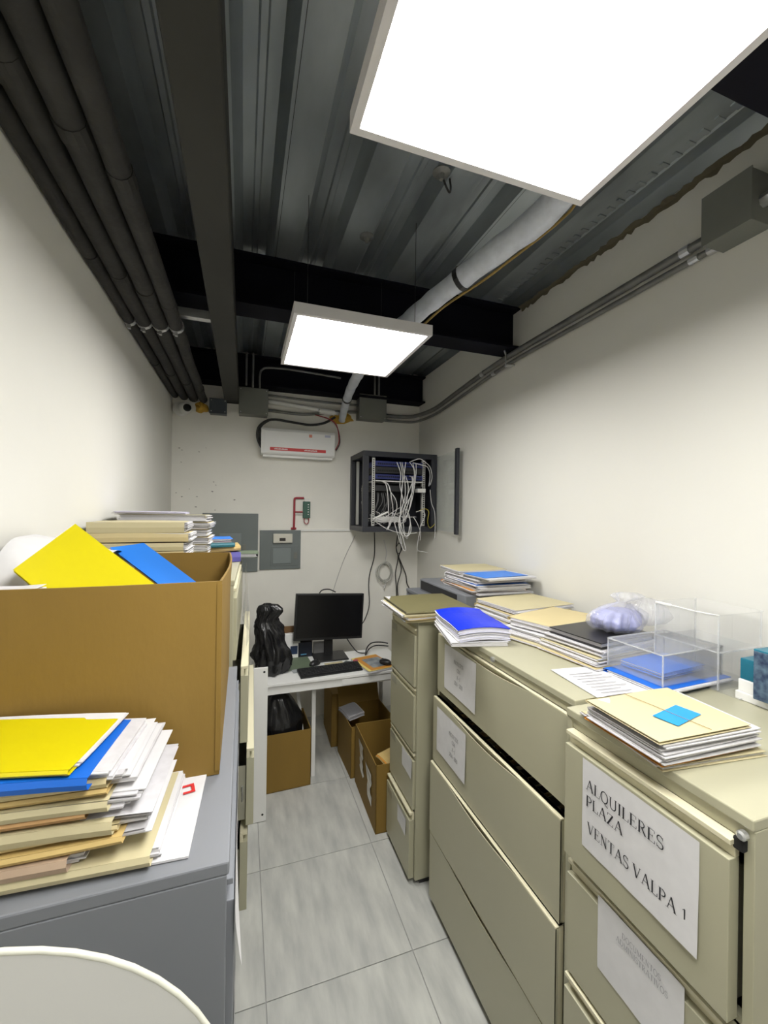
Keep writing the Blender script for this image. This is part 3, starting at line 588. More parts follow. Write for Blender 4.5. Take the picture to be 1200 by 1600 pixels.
# left: tall beige lateral
t, ds = cabinet('lateral_file', 'tall beige lateral filing cabinet on the left with several drawers pulled open', 'filing cabinet', (-.012, 2.555, 0), math.pi + R(-1.2), .93, .50, 1.62, [(1.315, 1.585, 0), (1.00, 1.29, .045), (.685, .975, .07), (.365, .66, .05), (.04, .35, .0)], 'full', M_beige, M_beige_lit)
for dd, z in ((ds[1], 1.12), (ds[2], .80)):
    MB().tube([(.03, .9, z + .03), (.03, .895, z - .03)], .004, 6).lathe([(.014, 0), (.014, .004)], 12, T=Matrix.Translation((.035, .893, z - .04)) @ Matrix.Rotation(R(90), 4, 'X')).build('key', M_zinc, dd)
# shiny plastic sleeve on the side of it
t = thing('plastic_sleeve', 'clear plastic sleeve hanging off the tall beige cabinet front', 'sleeve', (.012, 1.75, 1.33))
vs = []; n = 8
for i in range(n + 1):
    for j in range(n + 1): u, v = i / n, j / n; vs.append((.006 + .016 * math.sin(u * 6) * (1 - v) + .008 * noise.noise(Vector((u * 3, v * 3, 1))), u * .6, v * .27))
MB().add(vs, [(i * (n + 1) + j, i * (n + 1) + j + 1, (i + 1) * (n + 1) + j + 1, (i + 1) * (n + 1) + j) for i in range(n) for j in range(n)]).build('sheet', M_film, t, smooth=True)
# white panel leaning past the cabinet
t = thing('white_board', 'narrow white board with screw holes standing past the tall left cabinet', 'board', (.02, 2.585, 0), rx=0)
MB().box(-.10, .133, 0, .016, .004, .93).build('board', M_white, t, bevel=.001)
for z in (.045, .905): MB().lathe([(.0065, 0), (.0065, .0012)], 14, T=Matrix.Translation((.112, -.0001, z)) @ Matrix.Rotation(R(90), 4, 'X')).build('screw_hole', M_dark, t)
# ------------------------------------------------------------------ paper things
def grid_slab(mb, w_, d_, z0, z1, bend, n=6, rz=0, ox=0, oy=0, m=None, curl=None):
    vs = []; c_, s_ = math.cos(rz), math.sin(rz)
    for z in (z0, z1):
        for i in range(n + 1):
            for j in range(n + 1):
                x, y = (i / n - .5) * w_, (j / n - .5) * d_; X_, Y_ = ox + x * c_ - y * s_, oy + x * s_ + y * c_
                vs.append((X_, Y_, z + bend(i / n, j / n)))
    k = (n + 1) ** 2; q = n + 1
    fs = [(i * q + j, i * q + j + 1, (i + 1) * q + j + 1, (i + 1) * q + j) for i in range(n) for j in range(n)]
    fs = [tuple(reversed([a for a in f])) for f in fs] if False else fs
    top = [tuple(a + k for a in reversed(f)) for f in fs]
    side = []
    for i in range(n):
        side += [(i * q, (i + 1) * q, (i + 1) * q + k, i * q + k), ((i + 1) * q + n, i * q + n, i * q + n + k, (i + 1) * q + n + k), (i + 1, i, i + k, i + 1 + k), (n * q + i, n * q + i + 1, n * q + i + 1 + k, n * q + i + k)]
    mb.add(vs, [f for f in fs] + top + side, m)
def sheets(par, w_, d_, z0, z1, bend, seed, mats=(M_paper, M_paper2), jit=.006, step=.003, ox=0, oy=0, nm='papers'):
    random.seed(seed); mb = MB(); z = z0; k = 0
    while z < z1 - 1e-5:
        h_ = min(step * random.uniform(.6, 1.4), z1 - z); grid_slab(mb, w_ + random.uniform(-jit, jit), d_ + random.uniform(-jit, jit), z, z + h_ - .0003, bend, 5, random.uniform(-.012, .012), ox + random.uniform(-jit, jit), oy + random.uniform(-jit, jit), mats[k % len(mats)]); z += h_; k += 1
    return mb.build(nm, None, par)
def folder(label, x, y, z, rz, w_, d_, t_, m, seed=1, spine='-y', bump=.003, group=None, papers=True, poke=(0, 0), edge=None, cat='folder', name='folder', lift=0, top=True, mats=(M_paper, M_paper2)):
    """w along local x, d along local y; spine side folded; poke = offset of the papers beyond the cover"""
    th = thing(name, label, cat, (x, y, z), rz, group); random.seed(seed)
    ph = [random.uniform(0, 6) for _ in range(3)]
    def bd(u, v): return bump * (math.sin(u * 3.1 + ph[0]) * .5 + math.sin(v * 3.7 + ph[1]) * .5 + 1) * .5 + lift * (u ** 3 if spine != '+x' else (1 - u) ** 3)
    mb = MB(); c = .0009
    grid_slab(mb, w_, d_, 0, c, bd, 6)
    if top:
        grid_slab(mb, w_ * .995, d_ * .985, t_ - c, t_, lambda u, v: bd(u, v) + .002 * math.sin(u * 5 + ph[2]) * v, 6, random.uniform(-.01, .01))
        if spine == '-y': mb.prism([(-d_ / 2 - .0015, .0), (-d_ / 2 + .001, 0), (-d_ / 2 + .001, t_), (-d_ / 2 - .0015, t_)], 'x', -w_ / 2 + .002, w_ / 2 - .002) if bump < .0015 else grid_strip(mb, w_, d_, t_, bd, '-y')
        elif spine in ('-x', '+x', '+y'): grid_strip(mb, w_, d_, t_, bd, spine)
    mb.build('cover', m, th)
    if papers and t_ > .003: sheets(th, w_ - .012, d_ - .012, c + .0003, t_ - c - .0005, bd, seed + 50, ox=poke[0], oy=poke[1], mats=mats)
    return th
def grid_strip(mb, w_, d_, t_, bd, side, n=6):
    vs = []
    for i in range(n + 1):
        u = i / n
        if side in ('-y', '+y'):
            v = 0 if side == '-y' else 1; x, y = (u - .5) * w_ * .995, (v - .5) * d_; b = bd(u, v); s_ = (-.0015 if v == 0 else .0015)
            vs += [(x, y, b), (x, y + s_ * 2, t_ * .5 + b), (x, y, t_ + b)]
        else:
            v = 0 if side == '-x' else 1; x, y = (v - .5) * w_, (u - .5) * d_ * .985; b = bd(v, u); s_ = (-.0015 if v == 0 else .0015)
            vs += [(x, y, b), (x + s_ * 2, y, t_ * .5 + b), (x, y, t_ + b)]
    fs = []
    for i in range(n):
        for j in (0, 1): fs.append((i * 3 + j, (i + 1) * 3 + j, (i + 1) * 3 + j + 1, i * 3 + j + 1))
    mb.add(vs, fs)
def sheaf(label, x, y, z, rz, w_, d_, t_, seed, bump=.003, lift=0, jit=.008, group=None, mats=(M_paper, M_paper2), cat='papers', name='paper_sheaf', step=.0025):
    random.seed(seed); ph = [random.uniform(0, 6) for _ in range(2)]
    def bd(u, v): return bump * (math.sin(u * 3 + ph[0]) * .5 + math.sin(v * 4 + ph[1]) * .5 + 1) * .5 + lift * u ** 3
    n_ = max(1, int(t_ / step)); random.seed(seed + 7); mb = MB(); zz = 0
    for k in range(n_):
        h_ = t_ / n_; grid_slab(mb, w_ + random.uniform(-jit, jit), d_ + random.uniform(-jit, jit), zz, zz + h_ * .9, bd, 5, random.uniform(-.02, .02) if n_ > 1 else 0, random.uniform(-jit, jit) * .6, random.uniform(-jit, jit) * .6, mats[k % len(mats)]); zz += h_
    o = mb.build(name, None); o.location = (x, y, z); o.rotation_euler = (0, 0, rz); tag(o, label, cat, group); return o
def pile(where, base, items, group):
    """items bottom to top: dict(k=kind, m, t, x, y, rz, w, d, ...) stacked upwards from base z; labels come with each item"""
    z = base
    for i, it in enumerate(items):
        it = dict(it); t_ = it.pop('t'); kd = it.pop('k', 'folder'); lb = it.pop('label') + ' ' + where
        if kd == 'sheaf': sheaf(lb, it['x'], it['y'], z, it.get('rz', 0), it['w'], it['d'], t_, it.get('seed', i * 7 + 3), it.get('bump', .002), it.get('lift', 0), group=group, mats=it.get('mats', (M_paper, M_paper2)))
        else: folder(lb, it['x'], it['y'], z, it.get('rz', 0), it['w'], it['d'], t_, it['m'], it.get('seed', i * 5 + 2), it.get('spine', '-y'), it.get('bump', .002), group, poke=it.get('poke', (0, 0)), lift=it.get('lift', 0))
        z += t_ + it.get('gap', .0025)
    return z
# near left pile, spines towards the viewer, papers sticking out on the right
NL = 'in the near left pile'
def rx(right, w_): return right - w_ / 2
def fy(front, d_): return front + d_ / 2
items = [
 dict(k='sheaf', label='loose white sheets with a red mark jutting out lowest', t=.004, x=rx(-.073, .34), y=.860, w=.34, d=.225, rz=-.05, bump=.001, mats=(M_paper,)),
 dict(label='widest pale manila folder at the very bottom', m=M_manila2, t=.016, x=rx(-.125, .36), y=fy(.738, .22), w=.36, d=.22, rz=-.05, poke=(.012, .012)),
 dict(label='tan pinkish folder near the bottom', m=M_pink, t=.018, x=rx(-.235, .34), y=fy(.742, .20), w=.34, d=.20, rz=-.06, poke=(.018, .008)),
 dict(label='deep yellow-manila folder just above the tan one', m=M_manila3, t=.011, x=rx(-.165, .35), y=fy(.742, .20), w=.35, d=.20, rz=-.05, poke=(.036, .012), lift=.004),
 dict(label='creamy manila folder in the lower middle', m=M_manila, t=.009, x=rx(-.175, .34), y=fy(.750, .20), w=.34, d=.20, rz=-.04, poke=(.044, .012), lift=.004),
 dict(label='thick manila folder bulging with curled papers', m=M_manila2, t=.020, x=rx(-.178, .34), y=fy(.745, .20), w=.34, d=.20, rz=-.06, poke=(.052, .012), lift=-.006),
 dict(label='orange-brown pocket folder showing between manila ones', m=mat('folder_brown', (.46, .27, .11, 1), .6), t=.011, x=rx(-.215, .33), y=fy(.750, .195), w=.33, d=.195, rz=-.06, poke=(.055, .008)),
 dict(label='pale manila folder above the orange-brown one', m=M_manila2, t=.016, x=rx(-.185, .34), y=fy(.746, .195), w=.34, d=.195, rz=-.06, poke=(.050, .012), lift=-.006),
 dict(label='yellowish manila folder in the upper middle', m=M_manila3, t=.009, x=rx(-.186, .34), y=fy(.752, .19), w=.34, d=.19, rz=-.07, poke=(.034, .012)),
 dict(label='manila folder directly under the blue one', m=M_manila, t=.014, x=rx(-.188, .34), y=fy(.750, .185), w=.34, d=.185, rz=-.06, poke=(.026, .012)),
 dict(label='bright blue folder, second from the top', m=M_blue, t=.018, x=rx(-.205, .34), y=fy(.742, .180), w=.34, d=.180, rz=-.10, poke=(.030, .01), lift=-.008),
 dict(label='bright yellow folder, topmost', m=M_yellow, t=.008, x=rx(-.224, .33), y=fy(.757, .165), w=.33, d=.165, rz=-.17, poke=(.008, .018), lift=-.004),
]
pile(NL, 1.3115, items, 'folders of the near left pile')
t = MB().box(0, .022, 0, .006, 0, .0006).box(0, .022, .022, .028, 0, .0006).box(.016, .022, .006, .022, 0, .0006).build('red_mark', M_red, loc=(-.105, .895, 1.3172)); t.rotation_euler = (0, 0, .2)
tag(t, 'small red printed bracket mark on the loose sheets', 'print')
# ------------------------------------------------------------------ cardboard boxes
def carton(label, loc, rz, W, D, H, m=M_card, th=.005, flaps=(), bow=.0):
    """open carton, footprint centred on the origin"""
    t = thing('cardboard_box', label, 'cardboard box', loc, rz); a, b = W / 2, D / 2
    MB().box(-a, a, -b, b, .001, .006).build('bottom', M_cardin, t)
    def wall(pts, nm):
        n = 8; vs = []; 
        (x0, y0), (x1, y1) = pts; dx, dy = x1 - x0, y1 - y0; L_ = math.hypot(dx, dy); nx, ny = dy / L_, -dx / L_
        for s_ in (0, 1):
            for i in range(n + 1):
                for j in range(n + 1):
                    u, v = i / n, j / n; o_ = bow * math.sin(math.pi * u) * v * v - s_ * th
                    vs.append((x0 + dx * u + nx * o_, y0 + dy * u + ny * o_, .001 + (H - .001) * v))
        k = (n + 1) ** 2; q = n + 1; f = [(i * q + j, i * q + j + 1, (i + 1) * q + j + 1, (i + 1) * q + j) for i in range(n) for j in range(n)]
        mb = MB(); mb.add(vs, [tuple(reversed(g_)) for g_ in f] + [tuple(c + k for c in g_) for g_ in f] + [(i * q + n, (i + 1) * q + n, (i + 1) * q + n + k, i * q + n + k) for i in range(n)] + [(j, j + 1, j + 1 + k, j + k) for j in range(n)] + [(n * q + j + 1, n * q + j, n * q + j + k, n * q + j + 1 + k) for j in range(n)])
        return mb.build('side', m, t)
    wall(((-a, -b), (a, -b)), 's'); wall(((a, -b), (a, b)), 's'); wall(((a, b), (-a, b)), 's'); wall(((-a, b), (-a, -b)), 's')
    for (side, ln, ang) in flaps:
        T = {'-y': Matrix.Translation((0, -b, H)), '+y': Matrix.Translation((0, b, H)) @ Matrix.Rotation(math.pi, 4, 'Z'), '+x': Matrix.Translation((a, 0, H)) @ Matrix.Rotation(R(90), 4, 'Z'), '-x': Matrix.Translation((-a, 0, H)) @ Matrix.Rotation(R(-90), 4, 'Z')}[side]
        hw_ = a if side in ('-y', '+y') else b
        MB().box(-hw_ + .003, hw_ - .003, -ln, 0, 0, .004, T=T @ Matrix.Rotation(R(ang), 4, 'X')).build('flap', m, t)
    return t
big = carton('large open cardboard box on the near left cabinet holding yellow and blue folders', (-.287, 1.275, 1.3105), 0, .49, .645, .416, bow=.012)
# small glued seam on the corner
MB().box(.236, .2462, -.3245, -.3225, .01, .41).build('corner_seam', M_card, big)
# contents of the box
def leaf(label, corners, m, name='folder', cat='folder', th=.006, bulge=.01, extra=None, grp='folders standing in the large box', pap=True):
    """thin folder through four world corners (quad), with a bulge and thickness"""
    c = [Vector(p) for p in corners]; o_ = sum(c, Vector()) / 4; n = (c[1] - c[0]).cross(c[3] - c[0]).normalized(); t = thing(name, label, cat, o_, group=grp)
    def pane(off, mm, nm, sc=1.0):
        N = 6; vs = []
        for s_ in (0, 1):
            for i in range(N + 1):
                for j in range(N + 1):
                    u, v = i / N, j / N; u2, v2 = .5 + (u - .5) * sc, .5 + (v - .5) * sc
                    p = c[0] * (1 - u2) * (1 - v2) + c[1] * u2 * (1 - v2) + c[2] * u2 * v2 + c[3] * (1 - u2) * v2
                    vs.append(p - o_ + n * (off + s_ * .0012 + bulge * math.sin(u * math.pi) * math.sin(v * 2.5 + .3)))
        k = (N + 1) ** 2; q = N + 1; f = [(i * q + j, i * q + j + 1, (i + 1) * q + j + 1, (i + 1) * q + j) for i in range(N) for j in range(N)]
        MB().add(vs, f + [tuple(a_ + k for a_ in reversed(g_)) for g_ in f]).build(nm, mm, t, smooth=True)
    pane(0, m, 'front_cover'); pane(-th, m, 'back_cover')
    if pap: pane(-th * .55, M_paper, 'papers', .985)
    return t
yt = at(118, 821, Y=1.22); yl = at(21, 893, Y=1.10); yr = at(262, 930, Y=1.08)
e1 = (yr - yt).normalized() * .33; e2 = (yl - yt)
leaf('bright yellow folder leaning corner-up in the large cardboard box', [yt, yt + e1, yt + e1 + e2, yt + e2], M_yellow, bulge=.006)
bt = at(172, 857, Y=1.40); bl2 = at(225, 850, Y=1.42); br = at(320, 921, Y=1.34)
d1_ = (br - bl2).normalized() * .30; leaf('blue folder leaning behind the yellow one in the large box', [bt, bl2, bl2 + d1_, bt + d1_], M_blue3, bulge=.004)
p1 = at(226, 858, Y=1.45); p2 = at(234, 857, Y=1.45); p3 = at(285, 900, Y=1.42); leaf('white sheet corner poking up behind the blue folder in the box', [p1, p2 , p3, p3 + (p1 - p2) * 3 + Vector((0, 0, -.05))], M_paper, name='paper_sheet', cat='papers', bulge=0, pap=False)
# crumpled white plastic to the left in the box
t = thing('white_wrapping', 'large white rolled sheet rising from the left of the large box', 'paper roll', (-.42, 1.34, 1.645)); n = 26; vs = []
for i in range(n + 1):
    for j in range(n + 1):
        u, v = i / n, j / n; a_ = math.pi * (.02 + .95 * v); q = noise.noise(Vector((u * 2.2, v * 2.2, 3.1))) * .02 + noise.noise(Vector((u * 5, v * 7, 1))) * .006
        vs.append((-.115 + u * .20, -.21 * math.cos(a_), (.155 - .05 * u) * math.sin(a_) + q + .01))
MB().add(vs, [(i * (n + 1) + j, (i + 1) * (n + 1) + j, (i + 1) * (n + 1) + j + 1, i * (n + 1) + j + 1) for i in range(n) for j in range(n)]).build('sheet', M_paper, t, smooth=True)
folder('grey-white folder lying flat at the left rim of the large box', -.455, 1.01, 1.706, .0, .12, .11, .008, M_paper2, 3, group=None)
# ------------------------------------------------------------------ piles on the tall left cabinet
TL = 'in the nearer pile on the tall left cabinet'
items = []
cols = [M_manila, M_manila2, M_manila, M_manila2, M_manila, M_manila2]
nms = ['lowest manila folder', 'second lowest manila folder', 'third lowest manila folder', 'wide middle manila folder', 'second manila folder from the top', 'topmost thick manila folder']
tt = [.03, .03, .03, .03, .034, .04]
for k in range(6): items.append(dict(label=nms[k], m=cols[k], t=tt[k], x=-.375 + .008 * math.sin(k * 2), y=1.88, w=.33 - .006 * (k % 2), d=.23, rz=.02 * math.sin(k * 1.7), poke=(.012, .0), bump=.003))
pile(TL, 1.6215, items, 'manila folders of the nearer pile on the tall left cabinet')
TL = 'in the farther pile on the tall left cabinet'; items = []
for k in range(7): items.append(dict(label=['lowest manila folder', 'second lowest manila folder', 'third lowest manila folder', 'middle manila folder', 'third manila folder from the top', 'second manila folder from the top', 'topmost pale manila folder'][k], m=[M_manila2, M_manila][k % 2], t=.031, x=-.335 + .01 * math.sin(k * 3), y=2.16, w=.36, d=.24, rz=-.02 + .02 * math.sin(k * 2.1), poke=(.012, 0), spine='+x'))
zt = pile(TL, 1.6215, items, 'manila folders of the farther pile on the tall left cabinet')
sheaf('loose white and lilac sheets on top of the farther left pile', -.39, 2.14, zt, .03, .28, .21, .010, 8, mats=(M_paper, mat('lilac_paper', (.62, .60, .80, 1), .6)))
folder('brown envelope with a purple end under the far left pile edge', -.10, 2.28, 1.6215, .2, .14, .22, .045, mat('env_purple', (.10, .09, .35, 1), .5), 4)
folder('manila envelope curling out beside the far left pile', -.095, 2.30, 1.670, .1, .15, .20, .020, M_manila3, 6, lift=.008)
folder('green and blue folder on the envelopes beside the far left pile', -.12, 2.27, 1.694, .25, .12, .2, .02, mat('folder_teal', (.01, .12, .16, 1), .4), 9)
sheaf('small bundle of coloured slips on top of the far left envelopes', -.12, 2.28, 1.718, .1, .11, .18, .018, 12, mats=(M_paper, M_orange, M_blue3, M_manila))
folder('dark olive binder overhanging the far corner of the tall left cabinet', -.02, 2.43, 1.6215, -.05, .20, .16, .022, M_greeng, 14, spine='+x')
# ------------------------------------------------------------------ desk
t = thing('desk', 'white desk against the back wall under the monitor', 'desk', (.62, 2.815, 0))
MB().box(-.55, .55, 0, .49, .712, .73).build('desktop', M_white, t, bevel=.002)
MB().box(-.54, .54, .012, .028, .655, .712).build('apron', M_white, t, bevel=.001)
MB().box(.05, .52, .004, .012, .665, .708).build('drawer_front', M_white, t, bevel=.001)
for x, y in ((-.13, .12), (.48, .04), (-.50, .04), (.48, .44), (-.50, .44)): MB().box(x - .014, x + .014, y - .014, y + .014, .0005, .712).build('leg', M_white, t, bevel=.002)
MB().box(-.011, .011, -.007, .007, 0, .46, T=Matrix.Translation((-.185, .17, .17)) @ Matrix.Rotation(R(-12), 4, 'X') @ Matrix.Rotation(R(-6), 4, 'Y')).build('strut', M_white, t)
# monitor
t = thing('monitor', 'black computer monitor standing on the white desk', 'monitor', (.66, 3.20, .7305), rz=R(0))
Tm = Matrix.Translation((0, .03, .315)) @ Matrix.Rotation(R(3), 4, 'Y') @ Matrix.Rotation(R(-3), 4, 'X') @ Matrix.Rotation(R(3), 4, 'Z')
MB().box(-.277, .277, 0, .03, -.18, .18, T=Tm).build('bezel', M_black, t, bevel=.004)
MB().box(-.262, .262, -.0015, 0, -.160, .165, T=Tm).build('screen', M_screen, t)
MB().box(-.12, .12, .03, .05, -.1, .1, T=Tm).build('rear_housing', M_black, t, bevel=.004)
MB().box(-.035, .035, .075, .095, .01, .30).build('stand_neck', M_black, t, bevel=.003)
MB().box(-.13, .13, -.09, .12, 0, .012).build('stand_base', M_black, t, bevel=.005)
MB().tube(crom([Tm @ Vector((-.09, .04, .17)), Tm @ Vector((-.06, .06, .20)), Tm @ Vector((0, .07, .205)), Tm @ Vector((.05, .05, .185))], 4), .005, 6).build('cable', M_cabled, t, smooth=True)
# keyboard
t = thing('keyboard', 'black keyboard at the front of the desk', 'keyboard', (.605, 2.93, .7305), rz=R(4))
MB().prism([(-.07, 0), (.07, 0), (.07, .022), (-.07, .010)], 'x', -.225, .225).build('body', M_black, t, bevel=.002)
mb = MB()
for r_ in range(6):
    y = -.058 + r_ * .0205; z = .011 + (y + .07) / .14 * .012
    x = -.215
    while x < .21:
        w_ = .0165 if not (r_ == 0 and -.12 < x < -.0) else .09
        mb.box(x, x + w_, y, y + .0165, z, z + .005); x += w_ + .0028
mb.build('keys', M_blackm, t)['kind'] = 'stuff'
# mouse pad, sheets, small things
t = MB().box(-.10, .10, -.13, .13, 0, .003).build('desk_mat', M_greeng, loc=(.40, 3.15, .7305)); t.rotation_euler = (0, 0, R(4)); tag(t, 'dark green mat on the desk left of the monitor', 'mat')
t = MB().box(-.085, .085, -.03, .03, 0, .004).build('clear_ruler_sheet', mat('grey_sheet', (.35, .37, .38, 1), .3), loc=(.43, 3.0, .7305)); t.rotation_euler = (0, 0, R(8)); tag(t, 'grey translucent sheet in front of the green mat', 'sheet')
sheaf('small cream sheet between the keyboard and the monitor base', .66, 3.06, .7305, .1, .14, .06, .002, 5, mats=(M_manila2,))
def mouse(label, x, y, z, rz):
    bm = bmesh.new(); bmesh.ops.create_uvsphere(bm, u_segments=16, v_segments=10, radius=1)
    for v in bm.verts: v.co = Vector((v.co.x * .03, v.co.y * .052, max(v.co.z, -.25) * .026 + .0066))
    t = thing('computer_mouse', label, 'mouse', (x, y, z), rz); me = bpy.data.meshes.new('shell'); bm.to_mesh(me); bm.free(); me.materials.append(M_black); o = bpy.data.objects.new('shell', me); C.objects.link(o); o.parent = t
    for p in me.polygons: p.use_smooth = True
    MB().tube([(0, .02, .031), (0, .032, .027)], .004, 8).build('scroll_wheel', M_blackm, t)
mouse('black mouse lying on the orange magazine', 1.015, 2.90, .755, R(40)); mouse('black mouse lying before the monitor stand', .52, 3.08, .7345, R(-55))
t = MB().box(-.028, .028, -.05, .05, 0, .012).build('mobile_phone', mat('phone_grey', (.06, .08, .08, 1), .3), loc=(.745, 3.02, .7305), bevel=.004); t.rotation_euler = (0, 0, R(-40)); tag(t, 'small grey-green phone beside the keyboard', 'phone')
t = MB().lathe([(.02, 0), (.022, .006), (.022, .016), (.016, .02)], 16).build('red_tape_roll', mat('pink_red', (.45, .10, .12, 1), .5), loc=(.825, 3.04, .7305)); tag(t, 'small pinkish red round object beside the magazine', 'trinket')
# magazine
t = thing('magazine', 'orange and grey magazine at the right end of the desk', 'magazine', (.935, 2.965, .7305), rz=R(12))
sheets(t, .215, .29, 0, .012, lambda u, v: .004 * u, 5, step=.002)
MB().box(-.108, .108, -.146, .146, .0155, .0165).build('cover', M_magy, t); MB().box(-.085, .108, -.138, .138, .0166, .0172).build('cover_picture', M_orange, t)
MB().box(-.05, .095, -.10, .085, .0173, .0178).build('cover_photo', mat('cover_photo', (.10, .13, .16, 1), .3, col2=(.35, .38, .40, 1), scale=18), t)
# picture card, dark box, board behind
t = thing('small_carton', 'small white and blue carton standing left of the monitor', 'box', (.37, 3.27, .7305), rz=R(2))
MB().box(-.065, .065, 0, .04, 0, .19).build('body', M_white, t, bevel=.002); MB().box(-.01, .045, -.001, 0, .03, .095).build('printed_square', mat('print_blue', (.02, .04, .10, 1), .4), t)
t = thing('dark_carton', 'low black box with blue lettering beneath the monitor corner', 'box', (.475, 3.27, .7305)); MB().box(-.055, .055, 0, .06, 0, .115).build('body', mat('dark_blue_box', (.006, .008, .018, 1), .4), t, bevel=.002); MB().box(-.035, .01, -.001, 0, .018, .026).build('print_line', mat('print_cyan', (.1, .3, .5, 1), .4), t)
t = MB().box(-.05, .05, 0, .03, 0, .10).build('grey_device', mat('dev_grey', (.2, .2, .2, 1), .4), loc=(.595, 3.30, .7305), bevel=.003); tag(t, 'small grey device standing behind the monitor stand', 'device')
t = MB().box(-.14, .14, 0, .012, 0, .17).build('brown_board', M_wood, loc=(.40, 3.55, .745)); t.rotation_euler = (R(0), 0, 0); t.location = (.40, 3.33, .7305); t.scale = (1, 1, 1.38)
tag(t, 'brown wooden board propped behind the white carton', 'board')
# cables on the desk
pipe_thing('black cable looping down from the monitor onto the desk', [(.78, 3.29, .88), (.80, 3.25, .86), (.84, 3.24, .80), (.89, 3.22, .745), (.96, 3.20, .738)], .004, m=M_cabled, name='desk_cable')
pipe_thing('black cable arching over the right rear of the desk', [(.935, 3.16, .737), (.965, 3.21, .78), (1.02, 3.25, .80), (1.10, 3.26, .795), (1.16, 3.26, .78)], .005, m=M_cabled, name='desk_cable')
pipe_thing('second black cable lower over the right rear of the desk', [(.945, 3.17, .738), (.98, 3.21, .765), (1.05, 3.24, .778), (1.16, 3.25, .76)], .0045, m=M_cabled, name='desk_cable')
# black bin bag on the desk
def bag(name, label, cat, loc, prof, m, seed, squash=.8, amp=.16, n=72, fold=7, par=True):
    vs = []; K = len(prof)
    for i, (r_, z, ox, oy) in enumerate(prof):
        for j in range(n):
            t_ = 2 * math.pi * j / n; d_ = Vector((math.cos(t_), math.sin(t_), z * 4 + seed))
            q = 1 + amp * (noise.noise(d_ * 1.6) + .6 * noise.noise(Vector((d_.x * 4.1, d_.y * 4.1, d_.z * 1.6))) - .7 * abs(noise.noise(Vector((d_.x * 3.2, d_.y * 3.2, d_.z * 2 + 4)))) + .4 * noise.noise(Vector((d_.x * 9, d_.y * 9, d_.z * 5)))) + .03 * math.sin(t_ * fold + z * 9)
            vs.append((ox + r_ * q * math.cos(t_), oy + r_ * q * math.sin(t_) * squash, z))
    fs = [(i * n + j, i * n + (j + 1) % n, (i + 1) * n + (j + 1) % n, (i + 1) * n + j) for i in range(K - 1) for j in range(n)] + [tuple(range(n))[::-1], tuple(range((K - 1) * n, K * n))]
    o = MB().add(vs, fs).build(name, m, smooth=True); o.location = loc; tag(o, label, cat); return o
P_ = []; 
key = [(.09, .0, .0), (.118, .03, .01), (.132, .10, .012), (.125, .18, .0), (.108, .25, -.02), (.090, .32, -.04), (.074, .365, -.05), (.068, .39, -.045), (.078, .42, -.03), (.084, .45, -.02), (.062, .48, -.03), (.02, .49, -.04)]
for i in range(len(key) - 1):
    for k in range(4): u = k / 4; P_.append(tuple([key[i][0] * (1 - u) + key[i + 1][0] * u, key[i][1] * (1 - u) + key[i + 1][1] * u, key[i][2] * (1 - u) + key[i + 1][2] * u, 0]))
P_.append((.02, .495, -.04, 0))
bag('garbage_bag', 'tied black plastic bag standing on the left of the desk', 'bag', (.205, 3.02, .7308), P_, M_bag, 4.0, squash=.75, amp=.42)
# cartons on the floor
bx = carton('open cardboard box on the floor under the left of the desk', (.275, 2.99, .0008), R(2), .36, .32, .385)
P_ = [(.05, .03, 0, 0), (.12, .06, 0, 0), (.14, .20, 0, 0), (.150, .34, 0, 0), (.152, .42, 0, 0), (.12, .50, -.01, 0), (.08, .57, -.02, 0), (.03, .60, -.02, 0)]
P2 = []
for i in range(len(P_) - 1):
    for k in range(4): P2.append(tuple(P_[i][c] * (1 - k / 4) + P_[i + 1][c] * k / 4 for c in range(4)))
bag('garbage_bag', 'black plastic bag stuffed in the box under the desk', 'bag', (.27, 2.99, .01), P2, M_bag, 9.0, squash=.85, amp=.14)
cC = carton('tall narrow cardboard box in front of the narrow beige cabinet with torn tape', (.885, 2.53, .0008), R(-1), .26, .50, .40)
MB().box(.131, .133, -.2, .1, .1, .3).build('side_label', M_paper, cC)
def tape(par, x, y0, y1, z0, z1, seed, m=M_tape):
    random.seed(seed); n = 8; vs = []
    L_ = [(y0 + (y1 - y0) * k / n * random.uniform(.6, 1), z0 + (z1 - z0) * k / n) for k in range(n + 1)]
    for (y, z) in L_: w_ = random.uniform(.03, .07); vs += [(x - .002 - random.uniform(0, .006), y - w_, z), (x - .001 - random.uniform(0, .003), y + w_, z)]
    MB().add(vs, [(2 * i, 2 * i + 1, 2 * i + 3, 2 * i + 2) for i in range(n)]).build('torn_tape', m, par)
tape(cC, -.131, .05, .09, .17, .36, 3); tape(cC, -.131, -.13, -.10, .12, .30, 5)
sheaf('crumpled yellow envelope inside the tall narrow box', .90, 2.40, .34, .3, .16, .14, .02, 6, bump=.02, mats=(M_orange, M_manila3))
cB = carton('cardboard box under the right of the desk behind the taped one', (.90, 3.0, .0008), R(2), .34, .36, .36, flaps=(('+y', .14, -70),))
cD = carton('darker cardboard box farthest under the desk against the back wall', (.87, 3.42, .0008), R(-2), .36, .38, .42, flaps=(('-x', .10, 150),))
sheaf('folded grey cloth hanging over the rim of the box under the desk', .79, 3.02, .352, .25, .13, .16, .03, 6, bump=.02, mats=(M_paper2, mat('cloth_grey', (.30, .30, .32, 1), .7)), name='grey_cloth', cat='cloth')
